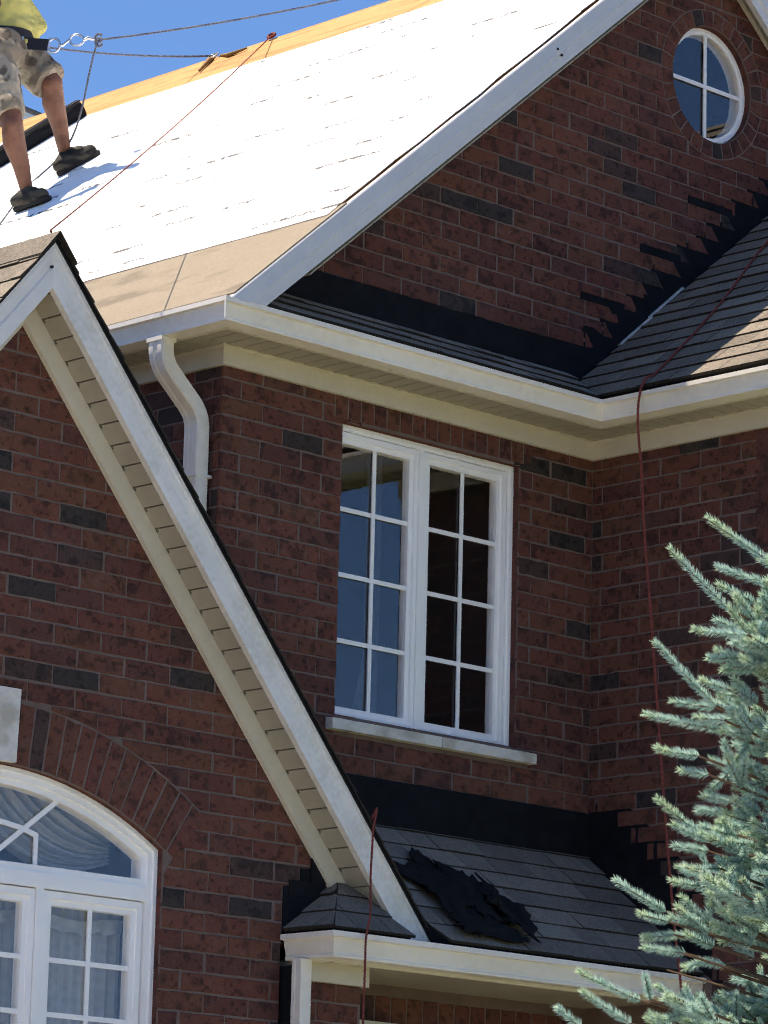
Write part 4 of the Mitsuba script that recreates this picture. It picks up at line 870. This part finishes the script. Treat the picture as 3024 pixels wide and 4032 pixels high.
# ------------------------------------------------------------------ blue spruce
TR = thing('spruce_tree', 'young blue spruce with pale green tips in front of the wing wall', 'tree')
TX, TY, TH = 10.08, 8.08, 5.0
add('trunk', tube([(TX, TY, 0), (TX + .01, TY, 2), (TX - .01, TY + .01, 4.2), (TX, TY, TH)], [.085, .065, .035, .008], 10), 'bark', TR, smooth=True)
MAN_SH = [[[9.578,8.293,4.365],[9.756,8.184,4.243]],[[9.478,8.371,4.249],[9.668,8.276,4.07]],[[9.587,8.258,4.197],[9.696,8.134,4.148]],[[9.662,8.317,4.157],[9.789,8.272,4.116]],[[9.668,8.336,4.042],[9.725,8.278,4.012]],[[9.472,8.257,3.966],[9.605,8.146,3.963]],[[9.593,8.203,3.94],[9.64,8.175,3.944]],[[9.621,8.292,3.929],[9.663,8.234,3.907]],[[9.56,8.273,3.889],[9.67,8.23,3.904]],[[9.629,8.271,3.859],[9.713,8.237,3.875]],[[9.473,8.432,3.937],[9.635,8.3,3.742]],[[9.549,8.297,3.816],[9.64,8.249,3.792]],[[9.617,8.48,3.77],[9.699,8.366,3.754]],[[9.546,8.314,3.693],[9.623,8.259,3.69]],[[9.428,8.43,3.692],[9.647,8.295,3.665]],[[9.469,8.418,3.586],[9.611,8.359,3.577]],[[9.693,8.26,3.816],[9.705,8.33,3.747]],[[9.613,8.229,4.056],[9.774,8.198,3.9]],[[9.562,8.395,3.523],[9.615,8.316,3.511]],[[9.655,8.577,3.447],[9.801,8.46,3.318]],[[9.59,8.32,3.435],[9.665,8.263,3.423]],[[9.657,8.403,3.403],[9.724,8.334,3.401]],[[9.624,8.481,3.355],[9.715,8.412,3.313]],[[9.654,8.501,3.29],[9.757,8.437,3.281]],[[9.656,8.402,3.205],[9.75,8.38,3.218]],[[9.452,8.577,3.154],[9.626,8.51,3.071]],[[9.547,8.415,3.153],[9.699,8.355,3.145]],[[9.716,8.426,3.144],[9.788,8.365,3.043]],[[9.491,8.504,3.046],[9.604,8.48,3.032]],[[9.532,8.522,2.97],[9.617,8.465,2.99]],[[9.597,8.58,2.949],[9.69,8.478,2.936]],[[9.413,8.699,2.853],[9.588,8.584,2.775]],[[9.566,8.826,2.808],[9.681,8.709,2.711]],[[9.537,8.52,2.845],[9.605,8.559,2.779]],[[9.726,8.637,2.836],[9.806,8.629,2.803]],[[9.871,8.472,2.812],[9.92,8.405,2.798]],[[9.905,8.388,2.854],[9.968,8.405,2.782]],[[9.718,8.44,2.906],[9.762,8.362,2.898]],[[9.734,8.521,2.892],[9.75,8.463,2.91]],[[9.416,8.802,2.743],[9.487,8.751,2.683]]]
shoots, wood = [], []
for tip, b in MAN_SH:
    tip, b = V(*tip), V(*b); shoots.append((b, tip, .0275)); axis = V(TX, TY, b[2] - .16); wood.append((lerp(axis, b, .25), b, .008))
    d = b - axis
    for f in (.55, .78): # fill behind the hand-placed shoots
        o = lerp(axis, b, f)
        for _ in range(3):
            dd = unit(unit(d) + rng.normal(0, .5, 3) + V(0, 0, .25)); shoots.append((o, o + dd * rng.uniform(.07, .14), .0275))
z = .7
while z < TH - .15:
    R = max(.05, (TH - z) * .31); nb = int(6 + R * 7)
    for i in range(nb):
        ph = 2 * math.pi * (i + rng.random() * .7) / nb; tow = unit(V(math.cos(ph), math.sin(ph), 0)); L = R * rng.uniform(.72, .98); zz = z + rng.uniform(-.05, .05)
        p0_ = V(TX, TY, zz); el = rng.uniform(.12, .38); path = [p0_ + tow * L * s + W * (el * L * s * .55 + .16 * L * s * s) for s in (0, .3, .55, .8, 1.0)]
        # skip growth that would reach past the outline seen in the photograph
        wood.append((path[0], path[-1], .007))
        n = max(2, int(L / .085)); lat = np.cross(tow, W)
        for k_ in range(n):
            s = .30 + .66 * k_ / n; o = p0_ + tow * L * s + W * (el * L * s * .55 + .16 * L * s * s)
            for sg in (-1, 1):
                if rng.random() < .24: continue
                dd = unit(tow * .75 + lat * sg * rng.uniform(.5, .95) + W * rng.uniform(-.05, .55)); l = (1.05 - s * .4) * rng.uniform(.12, .21) * min(1, .4 + R); shoots.append((o, o + dd * l, .0275))
            if rng.random() < .5: shoots.append((o, o + unit(tow * .6 + W * .8 + rng.normal(0, .25, 3)) * rng.uniform(.05, .1), .019))
        shoots.append((path[3], path[4] + tow * .03, .0275))
    z += .17
# an open gap between the lowest two tiers of boughs on the house side
shoots = shoots[:1] + [q for q in shoots[1:] if not (2.80 < q[1][2] < 2.97 and (q[1][:2] - V(TX, TY)) @ V(-.88, .47) > .26 and np.linalg.norm(q[1] - q[0]) < .5 and not any(abs(q[1][2] - m[0][2]) < 1e-6 for m in MAN_SH))]
def needles(sh, old):
    Vs = []
    for si_, (b, t_, nl_) in enumerate(sh):
        cutat = .58 + .5 * ((si_ * 7919) % 97) / 97
        L = np.linalg.norm(t_ - b); n = int(L * 2100) + 26; ax = (t_ - b) / L
        s = np.minimum(rng.random(n) * 1.03, 1.0); s = s[(s + rng.normal(0, .07, len(s)) > cutat) == (not old)]
        n = len(s)
        if n == 0: continue
        a = unit(np.cross(ax, V(.31, .22, .9))); c = np.cross(ax, a); ph = rng.random(n) * 2 * np.pi
        rad = np.cos(ph)[:, None] * a + np.sin(ph)[:, None] * c
        P = b + ax * (s * L)[:, None] + W * (.04 * L * s ** 2)[:, None] + rad * .002
        dirn = ax * .62 + rad * (.85 - .5 * np.clip((s - .93) / .07, 0, 1))[:, None] * rng.uniform(.7, 1.15, (n, 1)) + W * .10; dirn /= np.linalg.norm(dirn, axis=1)[:, None]
        ln = nl_ * (1.02 - .16 * s) * rng.uniform(.8, 1.15, n); sidev = np.cross(dirn, rng.normal(0, 1, (n, 3))); sidev /= np.linalg.norm(sidev, axis=1)[:, None]
        Vs.append(np.stack([P - sidev * .0023, P + sidev * .0023, P + dirn * ln[:, None]], 1).reshape(-1, 3))
    v = np.vstack(Vs); return trimesh.Trimesh(v, np.arange(len(v)).reshape(-1, 3), process=False)
add('needles', needles(shoots, True), 'needle_blue', TR, kind='stuff'); add('needles', needles(shoots, False), 'needle_tip', TR, kind='stuff', label='pale yellow-green new shoot tips')
add('twigs', join([tube([b, t_], [.0035, .0018], 4) for b, t_, _ in shoots]), 'bark', TR, kind='stuff')
add('branches', join([tube([b, t_], [r, r * .5], 5) for b, t_, r in wood]), 'bark', TR, kind='stuff')
